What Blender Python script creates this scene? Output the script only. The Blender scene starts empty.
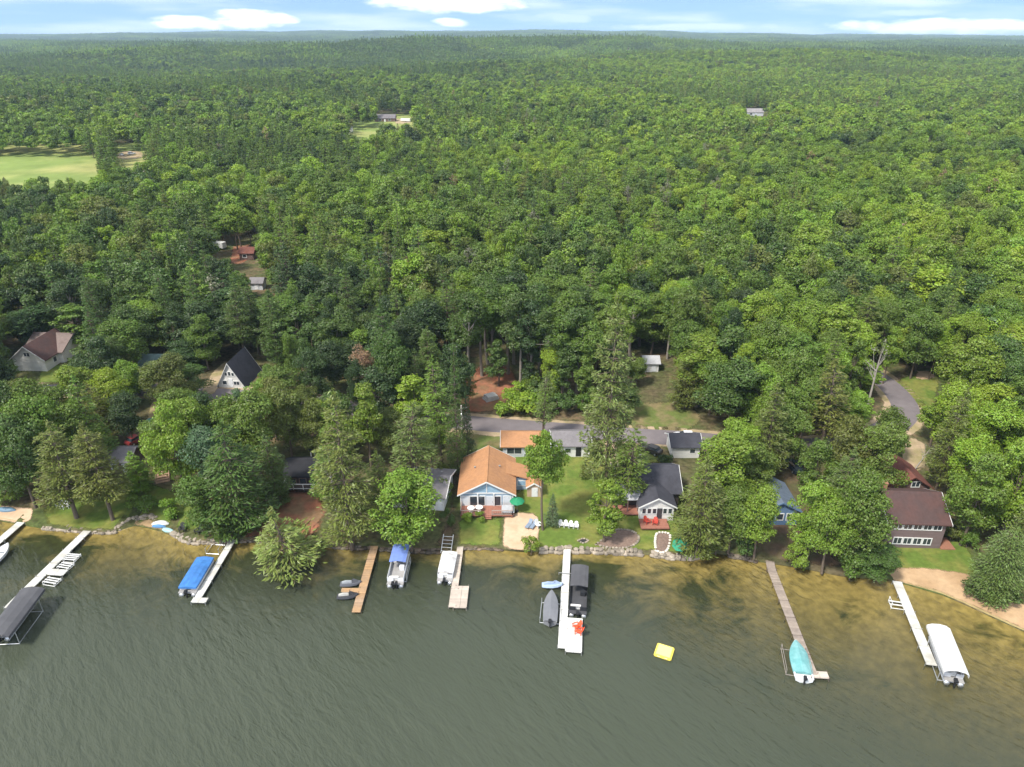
import bpy, bmesh, math, random
import numpy as np
from mathutils import Vector, Matrix, Quaternion

R = math.radians
scene = bpy.context.scene
COL = scene.collection
rng = np.random.default_rng(11)
random.seed(11)

# ------------------------------------------------------------------ camera
W, H, FPX, CAMZ = 1024, 767, 710.0, 70.0
PITCH = math.atan((383.5 - 35) / FPX)
CP, SP = math.cos(PITCH), math.sin(PITCH)
cam = bpy.data.objects.new('camera', bpy.data.cameras.new('camera'))
COL.objects.link(cam)
cam.location = (0, 0, CAMZ)
cam.rotation_euler = (math.pi / 2 - PITCH, 0, 0)
cam.data.sensor_width = 36
cam.data.lens = FPX / W * 36
cam.data.clip_start = 0.5
cam.data.clip_end = 40000
scene.camera = cam


def ray(px, py):
    a = (px - 512) / FPX
    s = (383.5 - py) / FPX
    return a, CP + s * SP, -SP + s * CP


def proj(x, y, z):
    d = y * CP - (z - CAMZ) * SP
    u = y * SP + (z - CAMZ) * CP
    return 512 + FPX * x / d, 383.5 - FPX * u / d, d


def at0(px, py, z=0.0):
    dx, dy, dz = ray(px, py)
    t = (z - CAMZ) / dz
    return dx * t, dy * t


# ------------------------------------------------------------------ terrain function
SHORE_PX = [(-160, 505), (-60, 514), (0, 521), (22, 525), (40, 528), (90, 534), (116, 533), (127, 525), (140, 526), (160, 531), (172, 536),
            (188, 543), (215, 544), (235, 541), (270, 542), (300, 546), (330, 548), (370, 548), (400, 550), (440, 551), (457, 549),
            (500, 549), (512, 551), (524, 552), (538, 552), (558, 551), (600, 552), (640, 554), (668, 557), (690, 559),
            (702, 556), (716, 553), (735, 556), (760, 562), (800, 568), (840, 576), (868, 579), (884, 578), (900, 583),
            (940, 594), (966, 605), (985, 614), (1024, 632), (1100, 662), (1200, 690)]
_s = sorted(at0(*p) for p in SHORE_PX)
SX = np.array([p[0] for p in _s]); SY = np.array([p[1] for p in _s])
# 1 = wall/bank, 0 = beach
_b = [(-160, 0), (18, 0), (34, 1), (118, 1), (128, 0.1), (168, 0.1), (178, 1), (872, 1), (890, 0.0), (1200, 0.0)]
BX = np.array([at0(p, np.interp(p, [q[0] for q in SHORE_PX], [q[1] for q in SHORE_PX]))[0] for p, _ in _b])
BV = np.array([v for _, v in _b])


def ys(x):
    return np.interp(x, SX, SY)


def sstep(e0, e1, v):
    t = np.clip((v - e0) / (e1 - e0), 0, 1)
    return t * t * (3 - 2 * t)


def hill(x, y, cx, cy, rx, ry, h):
    return h * np.exp(-((x - cx) / rx) ** 2 - ((y - cy) / ry) ** 2)


def g(x, y):
    x = np.asarray(x, float); y = np.asarray(y, float)
    t = y - ys(x)
    b = np.interp(x, BX, BV)
    tl = np.maximum(t, 0)
    near = b * 0.62 + (1 - b) * np.minimum(0.62, 0.11 * tl) + 0.026 * np.minimum(tl, 60)
    far = sstep(60, 400, tl)
    und = far * (2.0 * np.sin(x / 71 + 1.3) * np.sin(y / 93 + .4) + 2.5 * np.sin(x / 173 - y / 231) + 1.5)
    big = sstep(500, 2000, tl) * (9 * np.sin(x / 420 + y / 330 + 2) + 8 * np.sin(x / 300 - y / 210 + .5) + 3)
    hills = (hill(x, y, 330, 2600, 480, 300, 42) + hill(x, y, -270, 2350, 260, 300, 18) + hill(x, y, 1000, 2300, 500, 300, 18) + hill(x, y, -900, 1900, 420, 220, 15) + hill(x, y, 500, 1500, 340, 170, 10) + hill(x, y, -150, 1250, 300, 130, 8)
             + hill(x, y, -1500, 3300, 700, 500, 12) + hill(x, y, 1900, 3600, 600, 500, 16))
    az = x / np.maximum(y, 1)
    rim = sstep(3600, 8200, y) * (46 + 28 * np.exp(-((az + .05) / .35) ** 2) - 26 * sstep(.1, .7, az) - 16 * sstep(.35, .8, -az)
                                  + 4 * np.sin(x / 600.0) + 3 * np.sin(x / 270 + 1))
    return near + und + big + hills + rim


def at(px, py, dz=0.0):
    """world point where the view ray meets the land (or the water level)"""
    z = 0.0
    for _ in range(8):
        x, y = at0(px, py, z + dz)
        z = float(g(x, y)) if y > ys(x) else 0.0
    return Vector((x, y, z + dz))


def wat(px, py, z=0.0):
    x, y = at0(px, py, z)
    return Vector((x, y, z))


def pxm(x, y, z=0):
    return FPX / proj(x, y, z)[2]


# ------------------------------------------------------------------ mesh builder
class MB:
    def __init__(s):
        s.v = []; s.f = []; s.m = []

    def add(s, verts, faces, mi=0):
        o = len(s.v)
        s.v += [tuple(p) for p in verts]
        for f in faces:
            s.f.append(tuple(i + o for i in f)); s.m.append(mi)
        return s

    def box(s, c, d, rz=0.0, mi=0, taper=1.0):
        hx, hy, hz = d[0] / 2, d[1] / 2, d[2] / 2
        ca, sa = math.cos(rz), math.sin(rz)
        vs = []
        for z, k in ((-hz, 1.0), (hz, taper)):
            for x, y in ((-hx, -hy), (hx, -hy), (hx, hy), (-hx, hy)):
                x *= k; y *= k
                vs.append((c[0] + x * ca - y * sa, c[1] + x * sa + y * ca, c[2] + z))
        return s.add(vs, [(0, 3, 2, 1), (4, 5, 6, 7), (0, 1, 5, 4), (1, 2, 6, 5), (2, 3, 7, 6), (3, 0, 4, 7)], mi)

    def rings(s, rings, mi=0, cap=True, closed=True):
        n = len(rings[0]); o = len(s.v)
        for r in rings:
            s.v += [tuple(p) for p in r]
        for i in range(len(rings) - 1):
            for j in range(n if closed else n - 1):
                k = (j + 1) % n
                s.f.append((o + i * n + j, o + i * n + k, o + (i + 1) * n + k, o + (i + 1) * n + j)); s.m.append(mi)
        if cap:
            s.f.append(tuple(o + j for j in reversed(range(n)))); s.m.append(mi)
            s.f.append(tuple(o + (len(rings) - 1) * n + j for j in range(n))); s.m.append(mi)
        return s

    def tube(s, pts, rad, n=6, mi=0):
        pts = [Vector(p) for p in pts]
        if not hasattr(rad, '__len__'):
            rad = [rad] * len(pts)
        rs = []
        for i, p in enumerate(pts):
            d = (pts[min(i + 1, len(pts) - 1)] - pts[max(i - 1, 0)]).normalized()
            a = d.orthogonal().normalized() if i == 0 else (a - d * a.dot(d)).normalized()
            b = d.cross(a)
            rs.append([p + (a * math.cos(2 * math.pi * k / n) + b * math.sin(2 * math.pi * k / n)) * rad[i] for k in range(n)])
        return s.rings(rs, mi)

    def lathe(s, prof, n=16, c=(0, 0, 0), mi=0, sx=1, sy=1):
        rs = [[(c[0] + sx * r * math.cos(2 * math.pi * k / n), c[1] + sy * r * math.sin(2 * math.pi * k / n), c[2] + z) for k in range(n)] for r, z in prof]
        return s.rings(rs, mi)

    def extrude_y(s, poly, y0, y1, mi=0):
        """poly of (x,z), counter-clockwise seen from -y"""
        n = len(poly)
        vs = [(x, y0, z) for x, z in poly] + [(x, y1, z) for x, z in poly]
        fs = [tuple(range(n)), tuple(reversed(range(n, 2 * n)))]
        for i in range(n):
            k = (i + 1) % n
            fs.append((k, i, n + i, n + k))
        return s.add(vs, fs, mi)

    def prism(s, poly, z0, z1, mi=0):
        n = len(poly)
        vs = [(x, y, z0) for x, y in poly] + [(x, y, z1) for x, y in poly]
        fs = [tuple(reversed(range(n))), tuple(range(n, 2 * n))]
        for i in range(n):
            k = (i + 1) % n
            fs.append((i, k, n + k, n + i))
        return s.add(vs, fs, mi)

    def build(s, name, mats, parent=None, loc=(0, 0, 0), rz=0.0, smooth=False, bevel=0.0):
        me = bpy.data.meshes.new(name)
        me.from_pydata(s.v, [], s.f)
        if not isinstance(mats, (list, tuple)):
            mats = [mats]
        for m in mats:
            me.materials.append(m)
        me.polygons.foreach_set('material_index', s.m)
        if smooth:
            me.polygons.foreach_set('use_smooth', [True] * len(s.f))
        me.update()
        if bevel > 0:
            bm = bmesh.new(); bm.from_mesh(me)
            bmesh.ops.bevel(bm, geom=[e for e in bm.edges if len(e.link_faces) == 2 and e.calc_face_angle(0) > .6], offset=bevel, segments=2, affect='EDGES')
            bm.to_mesh(me); bm.free()
        o = bpy.data.objects.new(name, me)
        COL.objects.link(o)
        o.parent = parent
        o.location = loc
        o.rotation_euler = (0, 0, rz)
        return o


def empty(name, loc, rz=0.0):
    o = bpy.data.objects.new(name, None)
    COL.objects.link(o)
    o.empty_display_size = .3
    o.location = loc; o.rotation_euler = (0, 0, rz)
    return o


PLAIN = [('easternmost', 'rightmost'), ('westernmost', 'leftmost'), ('southeast', 'below and right'), ('eastern', 'right-hand'), ('western', 'left-hand'), ('north of', 'behind'), ('east', 'right'), ('west', 'left')]


def plain(s):
    for a, b in PLAIN: s = s.replace(a, b)
    return s


def tag(o, label=None, cat=None, group=None, kind=None):
    label = plain(label) if label else label; group = plain(group) if group else group
    if label: o['label'] = label
    if cat: o['category'] = cat
    if group: o['group'] = group
    if kind: o['kind'] = kind
    return o


def thing(name, label, cat, loc, rz=0.0, group=None):
    return tag(empty(name, loc, rz), label, cat, group)


def copy_tree(o, parent=None):
    c = o.copy(); COL.objects.link(c)
    if parent is not None:
        c.parent = parent
        c.matrix_parent_inverse = o.matrix_parent_inverse.copy()
    for ch in list(o.children):
        copy_tree(ch, c)
    return c


# ------------------------------------------------------------------ materials
class NT:
    def __init__(s, m):
        s.t = m.node_tree

    def n(s, typ, **k):
        nd = s.t.nodes.new(typ)
        for a, b in k.items():
            setattr(nd, a, b)
        return nd

    def l(s, a, b):
        s.t.links.new(a, b)


MATS = {}


def mat(name, col, rough=.7, var=.16, scale=1.5, bump=0.0, bscale=None, spec=.3, metal=0.0, bands=None, second=None, second_scale=.3, second_amt=.5):
    """a surface of one real colour broken up by noise, with optional plank/shingle bands (axis, period, depth) and a second weathered tone"""
    if name in MATS:
        return MATS[name]
    m = bpy.data.materials.new(name); m.use_nodes = True
    t = NT(m); P = m.node_tree.nodes['Principled BSDF']
    tc = t.n('ShaderNodeTexCoord')
    nz = t.n('ShaderNodeTexNoise'); nz.inputs['Scale'].default_value = scale; nz.inputs['Detail'].default_value = 6; nz.inputs['Roughness'].default_value = .65
    t.l(tc.outputs['Object'], nz.inputs['Vector'])
    rm = t.n('ShaderNodeMapRange')
    rm.inputs['From Min'].default_value = .25; rm.inputs['From Max'].default_value = .75
    rm.inputs['To Min'].default_value = 1 - var; rm.inputs['To Max'].default_value = 1 + var
    t.l(nz.outputs['Fac'], rm.inputs['Value'])
    base = t.n('ShaderNodeRGB'); base.outputs[0].default_value = (*col, 1)
    cur = base.outputs[0]
    if second:
        n2 = t.n('ShaderNodeTexNoise'); n2.inputs['Scale'].default_value = second_scale; n2.inputs['Detail'].default_value = 5
        t.l(tc.outputs['Object'], n2.inputs['Vector'])
        r2 = t.n('ShaderNodeMapRange'); r2.inputs['From Min'].default_value = .42; r2.inputs['From Max'].default_value = .62
        r2.inputs['To Max'].default_value = second_amt
        t.l(n2.outputs['Fac'], r2.inputs['Value'])
        mx = t.n('ShaderNodeMix', data_type='RGBA'); mx.inputs[7].default_value = (*second, 1)
        t.l(r2.outputs[0], mx.inputs[0]); t.l(cur, mx.inputs[6]); cur = mx.outputs[2]
    mul = t.n('ShaderNodeVectorMath', operation='SCALE')
    t.l(cur, mul.inputs[0]); t.l(rm.outputs[0], mul.inputs['Scale'])
    cur = mul.outputs[0]
    hsock = None
    if bands:
        ax, per, dep = bands
        sx = t.n('ShaderNodeSeparateXYZ'); t.l(tc.outputs['Object'], sx.inputs[0])
        d = t.n('ShaderNodeMath', operation='DIVIDE'); d.inputs[1].default_value = per
        t.l(sx.outputs['XYZ'.index(ax)], d.inputs[0])
        fr = t.n('ShaderNodeMath', operation='FRACT'); t.l(d.outputs[0], fr.inputs[0])
        fl = t.n('ShaderNodeMath', operation='FLOOR'); t.l(d.outputs[0], fl.inputs[0])
        wn = t.n('ShaderNodeTexWhiteNoise', noise_dimensions='1D'); t.l(fl.outputs[0], wn.inputs['W'])
        r3 = t.n('ShaderNodeMapRange'); r3.inputs['To Min'].default_value = 1 - dep; r3.inputs['To Max'].default_value = 1 + dep
        t.l(wn.outputs['Value'], r3.inputs['Value'])
        m3 = t.n('ShaderNodeVectorMath', operation='SCALE'); t.l(cur, m3.inputs[0]); t.l(r3.outputs[0], m3.inputs['Scale'])
        cur = m3.outputs[0]
        gt = t.n('ShaderNodeMath', operation='GREATER_THAN'); gt.inputs[1].default_value = .1; t.l(fr.outputs[0], gt.inputs[0])
        hsock = gt.outputs[0]
    t.l(cur, P.inputs['Base Color'])
    P.inputs['Roughness'].default_value = rough
    P.inputs['Specular IOR Level'].default_value = spec
    P.inputs['Metallic'].default_value = metal
    if bump > 0 or hsock:
        b = t.n('ShaderNodeBump'); b.inputs['Strength'].default_value = bump if bump > 0 else .5
        b.inputs['Distance'].default_value = .04
        if hsock:
            t.l(hsock, b.inputs['Height'])
        else:
            n4 = t.n('ShaderNodeTexNoise'); n4.inputs['Scale'].default_value = bscale or scale * 6; n4.inputs['Detail'].default_value = 4
            t.l(tc.outputs['Object'], n4.inputs['Vector']); t.l(n4.outputs['Fac'], b.inputs['Height'])
        t.l(b.outputs[0], P.inputs['Normal'])
    MATS[name] = m
    return m


def leaf_mat(name, transl=.3):
    """leaves: each tree carries its own tint (instance or object property); each leaf its own slight variation"""
    m = bpy.data.materials.new(name); m.use_nodes = True
    t = NT(m); nt = m.node_tree
    nt.nodes.remove(nt.nodes['Principled BSDF'])
    out = nt.nodes['Material Output']
    a = t.n('ShaderNodeAttribute', attribute_type='INSTANCER', attribute_name='tint')
    v = t.n('ShaderNodeAttribute', attribute_type='GEOMETRY', attribute_name='var')
    mr = t.n('ShaderNodeMapRange'); mr.inputs['To Min'].default_value = .62; mr.inputs['To Max'].default_value = 1.45
    t.l(v.outputs['Fac'], mr.inputs['Value'])
    sc = t.n('ShaderNodeVectorMath', operation='SCALE'); t.l(a.outputs['Vector'], sc.inputs[0]); t.l(mr.outputs[0], sc.inputs['Scale'])
    hs = t.n('ShaderNodeHueSaturation')
    mh = t.n('ShaderNodeMapRange'); mh.inputs['To Min'].default_value = .485; mh.inputs['To Max'].default_value = .515
    t.l(v.outputs['Fac'], mh.inputs['Value']); t.l(mh.outputs[0], hs.inputs['Hue']); t.l(sc.outputs[0], hs.inputs['Color'])
    d = t.n('ShaderNodeBsdfDiffuse'); t.l(hs.outputs[0], d.inputs['Color'])
    tr = t.n('ShaderNodeBsdfTranslucent')
    warm = t.n('ShaderNodeVectorMath', operation='MULTIPLY'); warm.inputs[1].default_value = (1.15, 1.25, .6)
    t.l(hs.outputs[0], warm.inputs[0]); t.l(warm.outputs[0], tr.inputs['Color'])
    gl = t.n('ShaderNodeBsdfGlossy'); gl.inputs['Roughness'].default_value = .45
    mx = t.n('ShaderNodeMixShader'); mx.inputs[0].default_value = transl; t.l(d.outputs[0], mx.inputs[1]); t.l(tr.outputs[0], mx.inputs[2])
    m2 = t.n('ShaderNodeMixShader'); m2.inputs[0].default_value = .035; t.l(mx.outputs[0], m2.inputs[1]); t.l(gl.outputs[0], m2.inputs[2])
    t.l(m2.outputs[0], out.inputs['Surface'])
    return m


LEAF = leaf_mat('foliage')
NEEDLE = leaf_mat('needles', .15)
BARK = mat('bark', (.13, .10, .075), .9, .3, 2.5)
BARK_GREY = mat('bark_grey', (.24, .21, .18), .9, .3, 2.0)
BARK_PALE = mat('bark_pale', (.5, .46, .40), .85, .25, 2.0)
WHITE = mat('white_paint', (.68, .68, .66), .55, .06, 3)
DOCK_WHITE = mat('dock_white', (.60, .60, .56), .6, .12, 2, bands=('Y', .3, .06), second=(.40, .38, .33), second_scale=.7, second_amt=.65)
DOCK_BROWN = mat('dock_wood', (.40, .25, .13), .8, .2, 3, bands=('Y', .28, .16), second=(.30, .23, .18), second_scale=.4)
DOCK_GREYWOOD = mat('dock_greywood', (.30, .245, .20), .85, .2, 3, bands=('Y', .28, .15), second=(.22, .18, .16), second_scale=.4)
DOCK_TAN = mat('dock_tan', (.50, .43, .36), .8, .15, 3, bands=('Y', .28, .12), second=(.36, .30, .25), second_scale=.5)
ALU = mat('aluminium', (.62, .63, .64), .35, .08, 4, metal=.7)
STEEL_GREY = mat('grey_steel', (.33, .33, .32), .5, .12, 4, metal=.4)
BLACK = mat('black_plastic', (.02, .02, .022), .45, .2, 4)
GLASS = mat('window_glass', (.035, .045, .055), .08, .2, .6, spec=.8)
CONCRETE = mat('concrete', (.42, .40, .37), .85, .14, 2, bump=.2)
# ------------------------------------------------------------------ world, sun, haze
SUN_EL = 54
sun_from = Vector((-.60, -.56, 0)).normalized() * math.cos(R(SUN_EL)) + Vector((0, 0, math.sin(R(SUN_EL))))
sl = bpy.data.lights.new('sun', 'SUN'); sl.energy = 2.9; sl.angle = R(8.0); sl.color = (1, .95, .86)
so = bpy.data.objects.new('sun', sl); COL.objects.link(so)
so.rotation_euler = (-sun_from).to_track_quat('-Z', 'Y').to_euler(); so.location = (-60, -20, 200)

wd = bpy.data.worlds.new('World'); scene.world = wd; wd.use_nodes = True
t = NT(wd); nt = wd.node_tree
bg = nt.nodes['Background']; bg.inputs['Strength'].default_value = .145
sky = t.n('ShaderNodeTexSky', sky_type='NISHITA'); sky.sun_disc = False
sky.sun_elevation = R(SUN_EL); sky.sun_rotation = math.atan2(sun_from.x, sun_from.y)
sky.altitude = 200; sky.air_density = 1.0; sky.dust_density = .6; sky.ozone_density = 1.5
tc = t.n('ShaderNodeTexCoord')
sx = t.n('ShaderNodeSeparateXYZ'); t.l(tc.outputs['Generated'], sx.inputs[0])
# clear dry air: the blue reaches down to the horizon
lift = t.n('ShaderNodeVectorMath', operation='MULTIPLY_ADD'); lift.inputs[1].default_value = (1, 1, .85); lift.inputs[2].default_value = (0, 0, .30)
t.l(tc.outputs['Generated'], lift.inputs[0]); nrmv = t.n('ShaderNodeVectorMath', operation='NORMALIZE'); t.l(lift.outputs[0], nrmv.inputs[0]); t.l(nrmv.outputs[0], sky.inputs[0])


def mth(op, a, b=None, c=None):
    nd = t.n('ShaderNodeMath', operation=op)
    for i, v in enumerate((a, b, c)):
        if v is None: continue
        if isinstance(v, (int, float)): nd.inputs[i].default_value = v
        else: t.l(v, nd.inputs[i])
    return nd.outputs[0]


def mrange(v, a, b, c=0, d=1, smooth=True):
    nd = t.n('ShaderNodeMapRange', interpolation_type='SMOOTHSTEP' if smooth else 'LINEAR')
    t.l(v, nd.inputs['Value'])
    for k, x in zip(('From Min', 'From Max', 'To Min', 'To Max'), (a, b, c, d)): nd.inputs[k].default_value = x
    return nd.outputs[0]


el = mth('ARCSINE', sx.outputs[2])
az = mth('ARCTAN2', sx.outputs[0], sx.outputs[1])
# high thin cloud over the whole dome: direction projected on a flat layer
zz = mth('ADD', mth('MAXIMUM', sx.outputs[2], 0), .12)
cv = t.n('ShaderNodeCombineXYZ'); t.l(mth('DIVIDE', sx.outputs[0], zz), cv.inputs[0]); t.l(mth('DIVIDE', sx.outputs[1], zz), cv.inputs[1])
nz = t.n('ShaderNodeTexNoise'); nz.inputs['Scale'].default_value = .9; nz.inputs['Detail'].default_value = 7; nz.inputs['Roughness'].default_value = .6
t.l(cv.outputs[0], nz.inputs['Vector'])
high = mth('MULTIPLY', mrange(nz.outputs['Fac'], .34, .60), .85)
high = mth('MULTIPLY', high, mrange(el, .03, .25))
# thin streaks and low cumulus banks near the horizon, in azimuth and elevation
cl = t.n('ShaderNodeCombineXYZ'); t.l(mth('MULTIPLY', az, 5.0), cl.inputs[0]); t.l(mth('MULTIPLY', el, 42.0), cl.inputs[1])
n2 = t.n('ShaderNodeTexNoise'); n2.inputs['Scale'].default_value = 1.0; n2.inputs['Detail'].default_value = 5; t.l(cl.outputs[0], n2.inputs['Vector'])
streak = mth('MULTIPLY', mrange(n2.outputs['Fac'], .40, .76), .42)
cl2 = t.n('ShaderNodeCombineXYZ'); t.l(mth('MULTIPLY', az, 26.0), cl2.inputs[0]); t.l(mth('MULTIPLY', el, 90.0), cl2.inputs[1])
n3 = t.n('ShaderNodeTexNoise'); n3.inputs['Scale'].default_value = 1.0; n3.inputs['Detail'].default_value = 6; t.l(cl2.outputs[0], n3.inputs['Vector'])
wob = mth('MULTIPLY', mth('SUBTRACT', n3.outputs['Fac'], .5), 2.6)
cum = None


def azel(px, py):
    a, b, c = ray(px, py)
    return math.atan2(a, b), math.atan2(c, math.hypot(a, b))


for (px, py, wx, hy, amt) in [(190, 23, 36, 6, .9), (250, 19, 40, 8.5, .95), (455, 3, 75, 9, .8), (450, 23, 19, 4, .75), (955, 27, 105, 6, .85), (90, 31, 60, 3, .2),
                              (700, 27, 80, 4, .35), (560, 18, 40, 5, .25), (910, 12, 30, 3, .25)]:
    a0, e0 = azel(px, py); wa = wx / FPX; we = hy / FPX
    q = mth('ADD', mth('POWER', mth('DIVIDE', mth('SUBTRACT', az, a0), wa), 2), mth('POWER', mth('DIVIDE', mth('SUBTRACT', el, e0), we), 2))
    q = mth('SUBTRACT', mth('ADD', mth('SUBTRACT', 1.0, q), wob), 0)
    q = mth('MULTIPLY', mrange(q, -.15, .95), amt)
    cum = q if cum is None else mth('MAXIMUM', cum, q)
tot = mth('MINIMUM', mth('MAXIMUM', mth('MAXIMUM', high, streak), cum), 1.0)
mx = t.n('ShaderNodeMix', data_type='RGBA')
t.l(tot, mx.inputs[0]); t.l(sky.outputs[0], mx.inputs[6]); mx.inputs[7].default_value = (5.7, 5.8, 5.85, 1)
# the photograph's sky is a clean blue right down to the horizon
t.l(mx.outputs[2], bg.inputs['Color'])

# ------------------------------------------------------------------ ground sheet
XL = np.concatenate([[-9000, -6500, -4700, -3400, -2500, -1900, -1450, -1100, -850, -680, -560, -470, -400, -350, -305, -265, -230, -200, -175],
                     np.arange(-155, 156, 2.5), [175, 200, 230, 265, 305, 350, 400, 470, 560, 680, 850, 1100, 1450, 1900, 2500, 3400, 4700, 6500, 9000]])
XL = np.unique(np.concatenate([XL, np.linspace(-3000, 3000, 41), np.linspace(-9000, 9000, 61)]))
TLn = np.concatenate([np.arange(0, 12, 1.0), np.arange(12, 110, 2.5), np.arange(110, 260, 6), np.arange(260, 700, 16), np.arange(700, 2000, 50), np.arange(2000, 4500, 120), np.arange(4500, 11000, 250)])
nx, ntl = len(XL), len(TLn)
gx = np.repeat(XL[None, :], ntl + 1, 0)
ysx = ys(XL)
gy = ysx[None, :] + np.concatenate([[0.0], TLn])[:, None]
gz = g(gx, gy)
gz[0] = -1.6
gy[0] -= .02
V = np.stack([gx, gy, gz], -1).reshape(-1, 3)
idx = np.arange(nx * (ntl + 1)).reshape(ntl + 1, nx)
F = np.stack([idx[:-1, :-1], idx[:-1, 1:], idx[1:, 1:], idx[1:, :-1]], -1).reshape(-1, 4)


def quad_mesh(name, V, F, mats, mi=None, smooth=False):
    me = bpy.data.meshes.new(name)
    V = np.ascontiguousarray(V, np.float32); F = np.ascontiguousarray(F, np.int32)
    me.vertices.add(len(V)); me.vertices.foreach_set('co', V.ravel())
    me.loops.add(F.size); me.loops.foreach_set('vertex_index', F.ravel())
    me.polygons.add(len(F)); me.polygons.foreach_set('loop_start', np.arange(0, F.size, 4, dtype=np.int32))
    for m in mats: me.materials.append(m)
    if mi is not None: me.polygons.foreach_set('material_index', np.ascontiguousarray(mi, np.int32))
    me.polygons.foreach_set('use_smooth', np.full(len(F), smooth))
    me.update(calc_edges=True); me.validate()
    return me


def quad_obj(name, V, F, mats, mi=None, smooth=False, parent=None):
    o = bpy.data.objects.new(name, quad_mesh(name, V, F, mats, mi, smooth)); COL.objects.link(o); o.parent = parent
    return o


def ground_mat():
    m = bpy.data.materials.new('forest_floor'); m.use_nodes = True
    tt = NT(m); P = m.node_tree.nodes['Principled BSDF']
    tc = tt.n('ShaderNodeTexCoord')
    cur = None
    cols = [(.105, .085, .048), (.075, .095, .03), (.16, .11, .065)]
    for i, (c, sc, lo, hi) in enumerate([(cols[1], .07, .40, .60), (cols[2], .16, .52, .66)]):
        n = tt.n('ShaderNodeTexNoise'); n.inputs['Scale'].default_value = sc; n.inputs['Detail'].default_value = 8; n.inputs['Roughness'].default_value = .7
        mp = tt.n('ShaderNodeMapping'); mp.inputs['Location'].default_value = (i * 37, 11 * i, 0); tt.l(tc.outputs['Object'], mp.inputs[0]); tt.l(mp.outputs[0], n.inputs['Vector'])
        r = tt.n('ShaderNodeMapRange'); r.inputs['From Min'].default_value = lo; r.inputs['From Max'].default_value = hi; tt.l(n.outputs['Fac'], r.inputs['Value'])
        mx = tt.n('ShaderNodeMix', data_type='RGBA'); tt.l(r.outputs[0], mx.inputs[0])
        if cur is None: mx.inputs[6].default_value = (*cols[0], 1)
        else: tt.l(cur, mx.inputs[6])
        mx.inputs[7].default_value = (*c, 1); cur = mx.outputs[2]
    n = tt.n('ShaderNodeTexNoise'); n.inputs['Scale'].default_value = 1.3; n.inputs['Detail'].default_value = 8; tt.l(tc.outputs['Object'], n.inputs['Vector'])
    r = tt.n('ShaderNodeMapRange'); r.inputs['From Min'].default_value = .3; r.inputs['From Max'].default_value = .7; r.inputs['To Min'].default_value = .6; r.inputs['To Max'].default_value = 1.4
    tt.l(n.outputs['Fac'], r.inputs['Value'])
    s = tt.n('ShaderNodeVectorMath', operation='SCALE'); tt.l(cur, s.inputs[0]); tt.l(r.outputs[0], s.inputs['Scale'])
    tt.l(s.outputs[0], P.inputs['Base Color']); P.inputs['Roughness'].default_value = .95; P.inputs['Specular IOR Level'].default_value = .1
    return m


tag(quad_obj('ground', V, F, [ground_mat()], smooth=True), kind='structure')

# ------------------------------------------------------------------ lake bed and water


def lake_depth(x, y):
    tt_ = np.maximum(ys(x) - y, 0)
    shelf = np.interp(x, [-60, -30, -10, 0, 12, 22, 32, 48, 70], [1.0, 1.2, 1.5, 1.3, 1.2, .8, .6, .5, .36])
    w = tt_ * shelf
    return .06 + .05 * w + .0042 * w ** 2


def lake_grid(name, xs, tsp, zf, mats, smooth=True):
    XX = np.repeat(xs[None, :], len(tsp), 0); yy = ys(xs)[None, :] - tsp[:, None]
    ZZ = zf(XX, yy)
    V = np.stack([XX, yy, ZZ], -1).reshape(-1, 3)
    id_ = np.arange(XX.size).reshape(XX.shape)
    F = np.stack([id_[:-1, :-1], id_[1:, :-1], id_[1:, 1:], id_[:-1, 1:]], -1).reshape(-1, 4)
    return quad_obj(name, V, F, mats, smooth=smooth), V


xs = np.concatenate([[-400, -250, -170], np.arange(-120, 121, 2.0), [170, 250, 400]])
tsp = np.concatenate([[-.6], np.arange(0, 60, 1.5), [70, 90, 130, 200, 320]])


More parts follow.
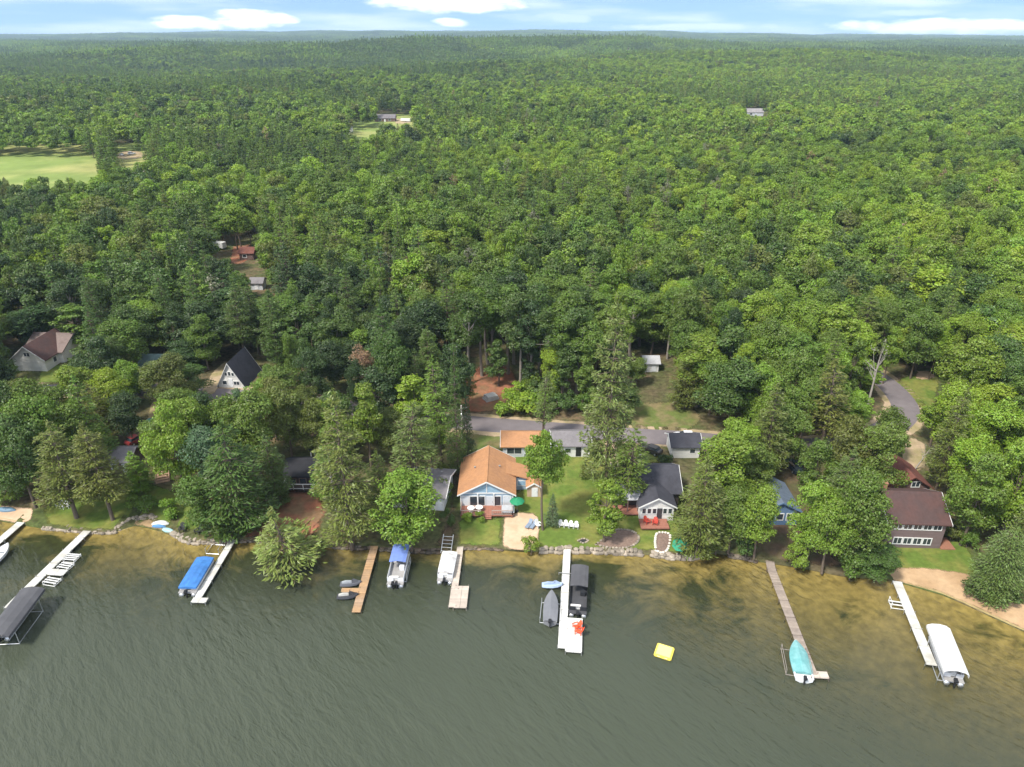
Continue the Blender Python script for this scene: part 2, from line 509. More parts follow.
def bed_mat():
    m = bpy.data.materials.new('lake_bed'); m.use_nodes = True
    tt = NT(m); P = m.node_tree.nodes['Principled BSDF']
    tc = tt.n('ShaderNodeTexCoord')
    n = tt.n('ShaderNodeTexNoise'); n.inputs['Scale'].default_value = .16; n.inputs['Detail'].default_value = 9; n.inputs['Roughness'].default_value = .68; n.inputs['Distortion'].default_value = .9
    mp = tt.n('ShaderNodeMapping'); mp.inputs['Location'].default_value = (3.2, 8.1, 0); mp.inputs['Rotation'].default_value = (0, 0, .3); mp.inputs['Scale'].default_value = (.8, 1.2, 1)
    tt.l(tc.outputs['Object'], mp.inputs[0]); tt.l(mp.outputs[0], n.inputs['Vector'])
    a = tt.n('ShaderNodeAttribute', attribute_name='weed')
    ad = tt.n('ShaderNodeMath', operation='ADD'); tt.l(n.outputs['Fac'], ad.inputs[0]); tt.l(a.outputs['Fac'], ad.inputs[1])
    r = tt.n('ShaderNodeMapRange'); r.inputs['From Min'].default_value = .50; r.inputs['From Max'].default_value = .66; tt.l(ad.outputs[0], r.inputs['Value'])
    mx = tt.n('ShaderNodeMix', data_type='RGBA'); mx.inputs[6].default_value = (.34, .27, .128, 1); mx.inputs[7].default_value = (.055, .064, .022, 1)
    tt.l(r.outputs[0], mx.inputs[0])
    n2 = tt.n('ShaderNodeTexNoise'); n2.inputs['Scale'].default_value = .9; n2.inputs['Detail'].default_value = 6; tt.l(tc.outputs['Object'], n2.inputs['Vector'])
    r2 = tt.n('ShaderNodeMapRange'); r2.inputs['From Min'].default_value = .3; r2.inputs['From Max'].default_value = .7; r2.inputs['To Min'].default_value = .68; r2.inputs['To Max'].default_value = 1.3; tt.l(n2.outputs['Fac'], r2.inputs['Value'])
    s = tt.n('ShaderNodeVectorMath', operation='SCALE'); tt.l(mx.outputs[2], s.inputs[0]); tt.l(r2.outputs[0], s.inputs['Scale'])
    tt.l(s.outputs[0], P.inputs['Base Color']); P.inputs['Roughness'].default_value = 1; P.inputs['Specular IOR Level'].default_value = 0
    return m


bed, BV_ = lake_grid('lake_bed', xs, tsp, lambda x, y: np.where(y > ys(x), .15, -lake_depth(x, y)), [bed_mat()])
tag(bed, kind='structure')
td = ys(BV_[:, 0]) - BV_[:, 1]
weed = np.interp(BV_[:, 0], [-60, -30, -14, -8, -3, 5, 8, 16, 24, 40, 60], [.15, .16, .18, .17, .06, .05, .15, .08, .02, -.05, -.08]) * np.clip(td / 4, 0, 1) - .18 * np.clip(1 - td / 3.5, 0, 1)
for (px, py, r_, v_) in [(735, 603, 1.3, .24), (738, 610, .9, .2), (845, 616, 2.8, .17), (832, 612, 1.6, .14), (700, 590, 4, .16), (240, 580, 6, .1), (600, 575, 3.0, .3), (130, 560, 6, -.2), (60, 545, 5, .15), (500, 575, 9, .06), (420, 570, 6, .12), (930, 580, 5, -.2), (800, 600, 5, -.15), (985, 640, 4, .15)]:
    cx, cy = at0(px, py, -.8)
    weed = weed + v_ * np.exp(-((BV_[:, 0] - cx) ** 2 + (BV_[:, 1] - cy) ** 2) / r_ ** 2)
at_ = bed.data.attributes.new('weed', 'FLOAT', 'POINT'); at_.data.foreach_set('value', weed.astype(np.float32))


def water_mat():
    m = bpy.data.materials.new('lake_water'); m.use_nodes = True
    tt = NT(m); nt = m.node_tree; nt.nodes.remove(nt.nodes['Principled BSDF']); out = nt.nodes['Material Output']
    tc = tt.n('ShaderNodeTexCoord')
    a = tt.n('ShaderNodeAttribute', attribute_name='depth')
    # what one sees of the bed dies away with the depth of water over it
    ex = tt.n('ShaderNodeMath', operation='MULTIPLY'); ex.inputs[1].default_value = -.85; tt.l(a.outputs['Fac'], ex.inputs[0])
    e2 = tt.n('ShaderNodeMath', operation='EXPONENT'); tt.l(ex.outputs[0], e2.inputs[0])
    inv = tt.n('ShaderNodeMath', operation='SUBTRACT'); inv.inputs[0].default_value = 1; tt.l(e2.outputs[0], inv.inputs[1])
    murk = tt.n('ShaderNodeBsdfDiffuse')
    n0 = tt.n('ShaderNodeTexNoise'); n0.inputs['Scale'].default_value = .035; n0.inputs['Detail'].default_value = 4; tt.l(tc.outputs['Object'], n0.inputs['Vector'])
    mc = tt.n('ShaderNodeMix', data_type='RGBA'); mc.inputs[6].default_value = (.047, .057, .037, 1); mc.inputs[7].default_value = (.064, .074, .051, 1)
    tt.l(n0.outputs['Fac'], mc.inputs[0]); tt.l(mc.outputs[2], murk.inputs['Color'])
    tr = tt.n('ShaderNodeBsdfTransparent'); tr.inputs['Color'].default_value = (.88, .87, .70, 1)
    body = tt.n('ShaderNodeMixShader'); tt.l(inv.outputs[0], body.inputs[0]); tt.l(tr.outputs[0], body.inputs[1]); tt.l(murk.outputs[0], body.inputs[2])
    # wind ripples: crests run across, several lengths
    hs = None
    for (ang, sxx, syy, det, wgt, dist) in [(-.92, .20, .62, 3, 1.0, 1.0), (-.72, .5, 1.5, 3, .5, 1.5), (-1.1, 1.4, 3.4, 2, .16, 1.0)]:
        mp = tt.n('ShaderNodeMapping', vector_type='TEXTURE'); mp.inputs['Rotation'].default_value = (0, 0, ang); mp.inputs['Scale'].default_value = (1 / sxx, 1 / syy, 1)
        tt.l(tc.outputs['Object'], mp.inputs[0])
        nn = tt.n('ShaderNodeTexNoise'); nn.inputs['Scale'].default_value = 1; nn.inputs['Detail'].default_value = det; nn.inputs['Distortion'].default_value = dist * .3
        tt.l(mp.outputs[0], nn.inputs['Vector'])
        w = tt.n('ShaderNodeMath', operation='MULTIPLY'); w.inputs[1].default_value = wgt; tt.l(nn.outputs['Fac'], w.inputs[0])
        if hs is None: hs = w.outputs[0]
        else:
            ad = tt.n('ShaderNodeMath', operation='ADD'); tt.l(hs, ad.inputs[0]); tt.l(w.outputs[0], ad.inputs[1]); hs = ad.outputs[0]
    gust = tt.n('ShaderNodeTexNoise'); gust.inputs['Scale'].default_value = .05; gust.inputs['Detail'].default_value = 3; tt.l(tc.outputs['Object'], gust.inputs['Vector'])
    gr = tt.n('ShaderNodeMapRange'); gr.inputs['From Min'].default_value = .35; gr.inputs['From Max'].default_value = .65; gr.inputs['To Min'].default_value = .45; gr.inputs['To Max'].default_value = 1.0
    tt.l(gust.outputs['Fac'], gr.inputs['Value'])
    b = tt.n('ShaderNodeBump'); b.inputs['Distance'].default_value = .44; tt.l(hs, b.inputs['Height']); tt.l(gr.outputs[0], b.inputs['Strength'])
    gl = tt.n('ShaderNodeBsdfGlossy'); gl.inputs['Roughness'].default_value = .2; tt.l(b.outputs[0], gl.inputs['Normal'])
    tt.l(b.outputs[0], murk.inputs['Normal'])
    fr = tt.n('ShaderNodeFresnel'); fr.inputs['IOR'].default_value = 1.33; tt.l(b.outputs[0], fr.inputs['Normal'])
    fin = tt.n('ShaderNodeMixShader'); tt.l(fr.outputs[0], fin.inputs[0]); tt.l(body.outputs[0], fin.inputs[1]); tt.l(gl.outputs[0], fin.inputs[2])
    tt.l(fin.outputs[0], out.inputs['Surface'])
    return m


lake, LV_ = lake_grid('lake', xs, tsp[1:], lambda x, y: x * 0, [water_mat()])
at_ = lake.data.attributes.new('depth', 'FLOAT', 'POINT'); at_.data.foreach_set('value', lake_depth(LV_[:, 0], LV_[:, 1]).astype(np.float32))
tag(lake, kind='structure')

# ------------------------------------------------------------------ draped sheets: lawns, sand, road


def sheet(name, px, m, off, kind="structure", world=False, step=None):
    pts = [(p[0], p[1]) if world else tuple(at(*p))[:2] for p in px]
    rag = m.get('ragged', 0)
    step = step or (max(1.1, min(p[1] for p in pts) / 90) if rag else max(3.0, min(p[1] for p in pts) / 50))
    bm = bmesh.new()
    vs = [bm.verts.new((x, y, 0)) for x, y in pts]
    bm.faces.new(vs)
    bmesh.ops.triangulate(bm, faces=bm.faces[:])
    for ax in (0, 1):
        lo = min(p[ax] for p in pts); hi = max(p[ax] for p in pts)
        c = math.ceil(lo / step) * step
        while c < hi:
            no = (1, 0, 0) if ax == 0 else (0, 1, 0)
            co = (c, 0, 0) if ax == 0 else (0, c, 0)
            bmesh.ops.bisect_plane(bm, geom=bm.verts[:] + bm.edges[:] + bm.faces[:], plane_co=co, plane_no=no)
            c += step
    for v in bm.verts:
        v.co.z = float(g(v.co.x, v.co.y)) + off
    bmesh.ops.recalc_face_normals(bm, faces=bm.faces[:])
    if sum(f.normal.z for f in bm.faces) < 0: bmesh.ops.reverse_faces(bm, faces=bm.faces[:])
    me = bpy.data.meshes.new(name); bm.to_mesh(me); bm.free()
    me.materials.append(m)
    me.polygons.foreach_set('use_smooth', [True] * len(me.polygons))
    if rag:      # distance to the edge of the patch: the edge is worn and uneven
        P = np.array([v.co[:2] for v in me.vertices]); A = np.array(pts); B = np.roll(A, -1, 0); d = np.full(len(P), 1e9)
        for a, b in zip(A, B):
            ab = b - a; L2 = max(ab @ ab, 1e-9); tt_ = np.clip(((P - a) @ ab) / L2, 0, 1); d = np.minimum(d, np.hypot(*(P - a - tt_[:, None] * ab).T))
        me.attributes.new('edge', 'FLOAT', 'POINT').data.foreach_set('value', d.astype(np.float32))
    o = bpy.data.objects.new(name, me); COL.objects.link(o)
    return tag(o, kind=kind)


def smooth_px(pts, n=5):
    P = [Vector(p) for p in pts]; out = []
    for i in range(len(P) - 1):
        a, b, c, d = P[max(i - 1, 0)], P[i], P[i + 1], P[min(i + 2, len(P) - 1)]
        for k in range(n):
            s = k / n
            out.append(.5 * ((2 * b) + (c - a) * s + (2 * a - 5 * b + 4 * c - d) * s * s + (3 * b - a - 3 * c + d) * s ** 3))
    return out + [P[-1]]


def strip(name, px, width, m, off, jitter=0.0):
    pts = smooth_px([at(*p).to_2d() for p in px], 6)
    L, Rr = [], []
    for i, p in enumerate(pts):
        d = (pts[min(i + 1, len(pts) - 1)] - pts[max(i - 1, 0)]).normalized(); nrm = Vector((-d.y, d.x))
        wj = width / 2 + (random.uniform(-jitter, jitter) if jitter else 0)
        wk = width / 2 + (random.uniform(-jitter, jitter) if jitter else 0)
        L.append(p + nrm * wj); Rr.append(p - nrm * wk)
    return sheet(name, [tuple(q) for q in L] + [tuple(q) for q in reversed(Rr)], m, off, world=True)


LAWN = mat('lawn_grass', (.105, .155, .030), .95, .28, 1.2, bump=.4, bscale=14, spec=.1, second=(.19, .19, .05), second_scale=.28, second_amt=.9)
MEADOW = mat('meadow_grass', (.185, .245, .065), .95, .2, .08, spec=.1, second=(.36, .32, .13), second_scale=.02, second_amt=.6)
DUFF = mat('leaf_litter', (.125, .085, .055), .95, .3, 1.2, bump=.3, spec=.1, second=(.09, .09, .04), second_scale=.25, second_amt=.9)
VERGE = mat('rough_grass', (.115, .145, .04), .95, .3, 1.0, bump=.4, bscale=10, spec=.1, second=(.20, .155, .08), second_scale=.3, second_amt=.9)
BEACH = mat('beach_sand', (.44, .30, .175), .95, .16, 1.1, bump=.2, spec=.1, second=(.34, .22, .12), second_scale=.35, second_amt=.7)
SAND = mat('sand', (.56, .40, .27), .95, .14, 1.1, bump=.2, spec=.1, second=(.42, .29, .18), second_scale=.4, second_amt=.6)
WETSAND = mat('wet_sand', (.38, .26, .14), .6, .14, 1.0, second=(.28, .19, .10), second_scale=.5, second_amt=.6)
DIRT = mat('red_dirt', (.30, .125, .075), .95, .3, 1.2, bump=.3, spec=.1, second=(.20, .13, .07), second_scale=.35, second_amt=.9)
DRIVE = mat('gravel_drive', (.40, .30, .20), .95, .2, 1.4, bump=.3, spec=.1, second=(.22, .2, .08), second_scale=.3, second_amt=.7)
ASPH = mat('asphalt', (.155, .135, .138), .9, .12, .8, bump=.1, bscale=20, spec=.2, second=(.19, .165, .165), second_scale=.12, second_amt=.7)



def ragged(m, w=1.5, sc=.9):
    """grass, sand and litter run out unevenly at the edge of their patch"""
    m['ragged'] = w
    tt = NT(m); nt = m.node_tree; out = nt.nodes['Material Output']; P = nt.nodes['Principled BSDF']
    a = tt.n('ShaderNodeAttribute', attribute_name='edge'); tc = tt.n('ShaderNodeTexCoord')
    n = tt.n('ShaderNodeTexNoise'); n.inputs['Scale'].default_value = sc; n.inputs['Detail'].default_value = 6; n.inputs['Roughness'].default_value = .7; tt.l(tc.outputs['Object'], n.inputs['Vector'])
    d = tt.n('ShaderNodeMath', operation='DIVIDE'); d.inputs[1].default_value = w; tt.l(a.outputs['Fac'], d.inputs[0])
    s_ = tt.n('ShaderNodeMath', operation='ADD'); tt.l(d.outputs[0], s_.inputs[0]); tt.l(n.outputs['Fac'], s_.inputs[1])
    r_ = tt.n('ShaderNodeMapRange', interpolation_type='SMOOTHSTEP'); r_.inputs['From Min'].default_value = .52; r_.inputs['From Max'].default_value = .95; tt.l(s_.outputs[0], r_.inputs['Value'])
    tr = tt.n('ShaderNodeBsdfTransparent'); mx = tt.n('ShaderNodeMixShader'); tt.l(r_.outputs[0], mx.inputs[0]); tt.l(tr.outputs[0], mx.inputs[1]); tt.l(P.outputs[0], mx.inputs[2]); tt.l(mx.outputs[0], out.inputs['Surface'])


for m_, w_ in ((LAWN, 1.6), (VERGE, 2.2), (DIRT, 2.4), (DUFF, 2.4), (DRIVE, 1.0), (SAND, .9), (BEACH, 1.2), (WETSAND, 1.0)): ragged(m_, w_)
ragged(MEADOW, 9, .12)
ROAD = [(20, 392), (110, 388), (170, 392), (240, 396), (300, 401), (350, 408), (400, 415), (470, 423), (560, 430), (640, 436), (690, 439), (770, 446), (840, 444), (885, 430), (905, 412), (897, 394), (876, 376), (846, 360)]
strip('road_shoulder', ROAD, 8.2, DRIVE, .03, .3)
strip('road', ROAD, 5.3, ASPH, .055)

sheet('lawn', [(537, 549), (600, 550), (650, 551), (690, 556), (692, 530), (672, 505), (640, 470), (668, 455), (640, 448), (600, 446), (505, 446), (500, 462), (520, 470), (524, 486), (505, 500), (512, 512), (536, 515), (536, 530)], LAWN, .03)
sheet('lawn', [(457, 546), (457, 517), (503, 517), (502, 547)], LAWN, .03)
sheet('lawn', [(880, 574), (884, 552), (905, 540), (965, 540), (985, 575), (960, 578), (930, 573)], LAWN, .03)
sheet('lawn', [(48, 529), (40, 510), (90, 486), (140, 478), (205, 500), (215, 520), (196, 533), (174, 528), (150, 519), (128, 520), (115, 530), (90, 531)], LAWN, .03)
sheet('lawn', [(36, 392), (38, 372), (60, 362), (72, 372), (66, 392)], LAWN, .03)
sheet('lawn', [(600, 426), (610, 418), (640, 402), (690, 400), (705, 420), (690, 432), (640, 430)], VERGE, .03)
sheet('lawn', [(888, 384), (905, 376), (940, 372), (940, 385), (935, 410), (918, 418), (912, 402)], LAWN, .03)
sheet('verge', [(440, 428), (470, 429), (506, 432), (506, 446), (500, 462), (470, 462), (440, 470)], VERGE, .028)
sheet('verge', [(585, 444), (600, 440), (672, 446), (672, 458), (640, 462), (600, 456)], VERGE, .034)
sheet('dirt_path', [(446, 520), (452, 470), (460, 462), (463, 480), (457, 500), (458, 546), (440, 549), (430, 548)], DUFF, .026)
sheet('dirt_yard', [(240, 539), (252, 515), (272, 496), (290, 488), (320, 492), (328, 512), (322, 530), (300, 544), (270, 540)], DIRT, .03)
sheet('dirt_yard', [(462, 413), (460, 385), (476, 366), (512, 366), (522, 386), (510, 400), (494, 413)], DIRT, .03)
sheet('dirt_yard', [(740, 562), (742, 520), (760, 470), (800, 462), (816, 470), (805, 520), (840, 560), (880, 574), (800, 566)], DUFF, .022)
sheet('driveway', [(900, 466), (902, 445), (912, 436), (926, 444), (928, 466), (915, 474)], DRIVE, .03)
sheet('driveway', [(140, 440), (150, 405), (156, 398), (165, 398), (163, 415), (158, 445), (146, 470), (132, 470)], DRIVE, .07)
sheet('driveway', [(200, 392), (212, 372), (226, 360), (236, 362), (222, 384), (214, 396)], DRIVE, .07)
sheet('driveway', [(604, 456), (602, 440), (616, 438), (620, 452), (620, 470), (606, 466)], DRIVE, .05)
sheet('driveway', [(915, 378), (916, 371), (932, 371), (936, 377), (926, 381)], SAND, .05)
sheet('beach_patio', [(502, 549), (502, 530), (504, 517), (516, 512), (538, 513), (540, 530), (537, 550), (524, 551)], SAND, .036)
sheet('beach', [(872, 578), (896, 567), (925, 567), (968, 573), (992, 594), (1030, 606), (1090, 634), (1100, 661), (1024, 631), (985, 613), (966, 604), (940, 593), (900, 583)], BEACH, .06)
sheet('beach', [(-60, 513), (-60, 498), (0, 505), (34, 508), (32, 520), (22, 525), (0, 521)], SAND, .05)
sheet('beach', [(128, 525), (130, 521), (150, 519), (170, 526), (174, 535), (160, 531), (142, 527)], WETSAND, .05)
sheet('meadow', [(-140, 205), (-140, 143), (0, 142), (60, 142), (106, 143), (118, 152), (116, 168), (96, 190), (40, 205)], MEADOW, .25)
sheet('meadow', [(104, 170), (104, 143), (158, 143), (158, 166), (130, 172)], MEADOW, .29)
sheet('driveway', [(112, 158), (118, 154), (126, 151), (140, 152), (147, 156), (138, 159), (124, 160)], DRIVE, .34)
sheet('meadow', [(338, 142), (340, 118), (360, 114), (420, 114), (420, 134), (380, 144)], MEADOW, .25)
sheet('driveway', [(396, 124), (392, 118), (408, 120), (412, 124)], DRIVE, .3)
sheet('dirt_yard', [(228, 262), (232, 246), (252, 244), (252, 258), (240, 266)], DIRT, .04)
# ------------------------------------------------------------------ tree building
def unit(a):
    return a / np.maximum(np.linalg.norm(a, axis=-1, keepdims=True), 1e-9)


def leaves(P, N, size, aspect, r, T=None, fold=.18):
    """n diamond-shaped leaf sprays: tip, side, base, side"""
    n = len(P)
    N = unit(N)
    if T is None: T = r.normal(size=(n, 3))
    T = unit(T - N * np.sum(T * N, -1, keepdims=True))
    B = np.cross(N, T)
    s = (size * r.uniform(.65, 1.3, n))[:, None]
    V = np.empty((n, 4, 3))
    V[:, 0] = P + T * s * .5
    V[:, 1] = P + B * s * .5 * aspect - N * s * fold
    V[:, 2] = P - T * s * .5
    V[:, 3] = P - B * s * .5 * aspect - N * s * fold
    return V.reshape(-1, 3)


def qtube(pts, rad, n=6):
    pts = np.asarray(pts, float); k = len(pts); out = []
    for i in range(k):
        d = unit(pts[min(i + 1, k - 1)] - pts[max(i - 1, 0)])
        a = np.cross(d, [.3, .9, .1] if abs(d[1]) < .9 else [1, 0, 0]); a = unit(a); b = np.cross(d, a)
        th = np.arange(n) * 2 * math.pi / n
        out.append(pts[i] + rad[i] * (np.cos(th)[:, None] * a + np.sin(th)[:, None] * b))
    V = np.concatenate(out)
    F = [(i * n + j, i * n + (j + 1) % n, (i + 1) * n + (j + 1) % n, (i + 1) * n + j) for i in range(k - 1) for j in range(n)]
    return V, np.array(F)


def join(parts):
    Vs, Fs, o = [], [], 0
    for V, F in parts:
        Vs.append(V); Fs.append(F + o); o += len(V)
    return np.concatenate(Vs), np.concatenate(Fs)


def bezier(a, b, c, k):
    t_ = np.linspace(0, 1, k)[:, None]
    return (1 - t_) ** 2 * a + 2 * t_ * (1 - t_) * b + t_ ** 2 * c


def broad(seed, Hh, Rr, cb, nb, nl, leaf, limbs=9, tn=7, aspect=.75, up=.35, column=0.0):
    """broadleaf: boughs through the crown volume, each a loose shell of leaf sprays. returns crown quads (V) and trunk (V,F)"""
    r = np.random.default_rng(seed)
    cz = Hh * (1 + cb) / 2; hc = Hh * (1 - cb) / 2
    d = unit(r.normal(size=(nb, 3)))
    u = r.uniform(.35, .80, nb) ** .8
    c = np.stack([d[:, 0] * Rr * u, d[:, 1] * Rr * u, cz + d[:, 2] * hc * u * 1.02], -1)
    c[0] = (r.normal() * .1 * Rr, r.normal() * .1 * Rr, cz + hc * .72)
    taper = 1 - column * np.clip((c[:, 2] - cz) / hc, -.3, 1)
    c[:, :2] *= taper[:, None]
    lop = r.uniform(0, 2 * math.pi); k = 1 + .22 * np.cos(np.arctan2(c[:, 1], c[:, 0]) - lop)
    c[:, :2] *= k[:, None]
    rb = Rr * r.uniform(.17, .44, nb) * (1 - .25 * column * np.clip((c[:, 2] - cz) / hc, 0, 1))
    w = rb ** 2; cnt = np.maximum(4, (nl * w / w.sum())).astype(int)
    Ps, Ns = [], []
    for i in range(nb):
        dd = unit(r.normal(size=(int(cnt[i] * 1.7), 3)))
        dd = dd[(dd[:, 2] > -.35) | (r.uniform(size=len(dd)) < .25)][:cnt[i]]
        n = len(dd)
        rad = rb[i] * r.uniform(.55, 1.08, n) ** .6
        # ragged bough outline: sprays poke out in some directions
        ph = r.uniform(0, 6.28, 3)
        rad *= 1 + .30 * np.sin(3 * dd[:, 0] + ph[0]) * np.sin(4 * dd[:, 1] + ph[1]) + .16 * np.sin(7 * dd[:, 2] + ph[2])
        Ps.append(c[i] + dd * rad[:, None] * np.array([1, 1, .78]))
        Ns.append(dd + r.normal(size=(n, 3)) * .55 + np.array([0, 0, up]))
    V = leaves(np.concatenate(Ps), np.concatenate(Ns), leaf, aspect, r)
    tr = []
    if tn:
        r0 = .0105 * Hh + .06
        top = np.array([r.normal() * .06 * Rr, r.normal() * .06 * Rr, Hh * (.55 + .4 * cb)])
        mid = np.array([r.normal() * .10 * Rr, r.normal() * .10 * Rr, Hh * .3])
        pts = bezier(np.array([0, 0, -.3]), mid, top, 6)
        tr.append(qtube(pts, [r0 * 1.25, r0, r0 * .9, r0 * .75, r0 * .6, r0 * .4], tn))
        for i in range(min(limbs, nb)):
            s = pts[3] if i % 2 else pts[4]
            s = pts[2] + (pts[5] - pts[2]) * r.uniform(.1, .95)
            m = (s + c[i]) / 2 + np.array([0, 0, -.12 * Rr])
            tr.append(qtube(bezier(s, m, c[i], 4), [r0 * .38, r0 * .3, r0 * .2, r0 * .08], 5))
    return V, (join(tr) if tr else None)


def pine(seed, Hh, Rr, cb, nw, per, tuft, nt, tn=7, droop=.1, conical=.5, aspect=.34, flat=.3, tr_r=.0105):
    """conifer: whorls of limbs, flat pads of needle sprays along their outer part, gaps between the layers"""
    r = np.random.default_rng(seed)
    lean = r.normal(size=2) * .015 * Hh
    Ps, Ns, Ts, tr = [], [], [], []
    r0 = tr_r * Hh + .05
    def axis(z): return np.array([lean[0] * (z / Hh) ** 2, lean[1] * (z / Hh) ** 2, z])
    tr.append(qtube([axis(z) for z in np.linspace(-.3, Hh * .98, 8)], [r0 * (1.15 - k * .15) for k in range(8)], tn or 4))
    for i in range(nw):
        f = (i + r.uniform(0, .6)) / nw
        z = Hh * (cb + (1 - cb) * f)
        env = (1 - f) ** conical * (1 - .35 * max(0, .18 - f) / .18)
        n = max(2, int(per * (.6 + .4 * (1 - f)) + r.integers(0, 2)))
        a0 = r.uniform(0, 6.28)
        for k in range(n):
            if r.uniform() < .12: continue
            a = a0 + 6.28 * k / n + r.normal() * .25
            L = Rr * env * r.uniform(.55, 1.1) + .25
            dr = np.array([math.cos(a), math.sin(a), 0])
            rise = (r.uniform(-.05, .3) - droop * (1.3 - f)) * L
            p0 = axis(z); p2 = p0 + dr * L + np.array([0, 0, rise]); p1 = p0 + dr * L * .55 + np.array([0, 0, rise * .25 - droop * L * .25])
            if tn and L > 1.2: tr.append(qtube(bezier(p0, p1, p2, 4), [r0 * .26, r0 * .2, r0 * .13, .02], 4))
            m = max(3, int(nt * L / Rr * (.6 + .4 * L / Rr)))
            t_ = r.uniform(.22, 1.04, m) ** .75
            P = (1 - t_)[:, None] ** 2 * p0 + (2 * t_ * (1 - t_))[:, None] * p1 + (t_ ** 2)[:, None] * p2
            side = np.cross(dr, [0, 0, 1])
            wdt = L * .34 * (1.15 - np.abs(t_ - .65) * 1.4) + .12
            off = r.normal(size=m) * wdt * .6
            P = P + side * off[:, None] + np.array([0, 0, 1]) * (r.normal(size=m) * flat * .5 * (.3 + wdt) - .15 * np.abs(off))[:, None]
            Ps.append(P)
            T = dr + side * (off / np.maximum(wdt, .1))[:, None] * .8 + r.normal(size=(m, 3)) * .35 + np.array([0, 0, .25])
            Ts.append(T); Ns.append(np.array([0, 0, 1.0]) + r.normal(size=(m, 3)) * .45 + dr * .25)
    top = axis(Hh); m = max(5, nt // 2)
    Ps.append(top + r.normal(size=(m, 3)) * np.array([.16, .16, .5])); Ts.append(np.tile([0, 0, 1.0], (m, 1)) + r.normal(size=(m, 3)) * .4); Ns.append(r.normal(size=(m, 3)))
    V = leaves(np.concatenate(Ps), np.concatenate(Ns), tuft, aspect, r, np.concatenate(Ts), fold=.1)
    return V, join(tr)


def quads_of(V):
    return np.arange(len(V)).reshape(-1, 4)


def crown_mesh(name, V, m, seed=0):
    me = quad_mesh(name, V, quads_of(V), [m])
    a = me.attributes.new('var', 'FLOAT', 'FACE')
    a.data.foreach_set('value', np.random.default_rng(seed).uniform(size=len(V) // 4).astype(np.float32))
    return me


# near prototypes: kind -> list of (crown mesh, trunk mesh, height, radius)
PROTO = {}


def addproto(kind, V, tr, Hh, Rr, leafm, bark):
    i = len(PROTO.setdefault(kind, []))
    cm = crown_mesh('crown', V, leafm, i)
    tm = quad_mesh('trunk', tr[0], tr[1], [bark], smooth=True) if tr else None
    PROTO[kind].append((cm, tm, Hh, Rr))


for i in range(6):
    addproto('broad', *broad(100 + i, 16, 4.4, .13 + .03 * (i % 3), 38 + i, 11500, .34), 16, 4.6, LEAF, BARK)
for i in range(4):
    addproto('tall', *broad(200 + i, 21, 3.8, .38, 28 + i, 8200, .34), 21, 4.1, LEAF, BARK_GREY)
for i in range(3):
    addproto('column', *broad(250 + i, 12, 2.6, .12, 32, 6800, .30, column=.55), 12, 2.7, LEAF, BARK)
for i in range(5):
    addproto('pine', *pine(300 + i, 22, 4.4, .24 + .05 * (i % 3), 20 + i % 3, 7, .56, 105, conical=.55), 22, 4.4, NEEDLE, BARK)
for i in range(3):
    addproto('low_pine', *pine(320 + i, 20, 4.6, .08 + .03 * i, 22, 7, .56, 105, conical=.6), 20, 4.6, NEEDLE, BARK)
for i in range(2):
    addproto('thin_pine', *pine(340 + i, 20, 2.6, .28, 18, 6, .46, 52, conical=.5, droop=.16), 20, 2.6, NEEDLE, BARK)
for i in range(2):
    addproto('spruce', *pine(360 + i, 12, 3.0, .06, 26, 8, .38, 66, conical=.95, droop=.22, flat=.25), 12, 3.0, NEEDLE, BARK)
addproto('round', *pine(380, 9, 4.4, .03, 20, 13, .46, 110, conical=.36, droop=-.1, flat=.7, aspect=.3), 9, 4.4, NEEDLE, BARK)
_v, _t = pine(386, 11, 4.6, .06, 11, 6, .56, 120, conical=1.0, droop=.34, flat=.24, aspect=.3)


def outward(v):      # the trunk leaves the bank leaning over the water, then turns up
    v = v.copy(); q = np.clip(v[:, 2] / 3.2, 0, 1); v[:, 1] -= 2.6 * q * q * (3 - 2 * q); v[:, 2] += .6 * q; return v


addproto('lean', outward(_v), (outward(_t[0]), _t[1]), 11.6, 4.6, NEEDLE, BARK)
addproto('lawn', *broad(150, 17, 4.0, .40, 34, 11000, .33, limbs=10), 17, 4.3, LEAF, BARK)
for i in range(3):
    addproto('shrub', *broad(400 + i, 2.6, 1.7, .05, 16, 1700, .22, limbs=5, tn=5), 2.6, 1.8, LEAF, BARK)
addproto('snag', *broad(420, 15, 2.4, .35, 12, 130, .30, limbs=12), 15, 2.5, LEAF, mat('weathered_wood', (.33, .30, .26), .9, .25, 2))
addproto('rusty', *broad(430, 14, 2.8, .40, 20, 2000, .26, limbs=14), 14, 2.9, LEAF, BARK_GREY)

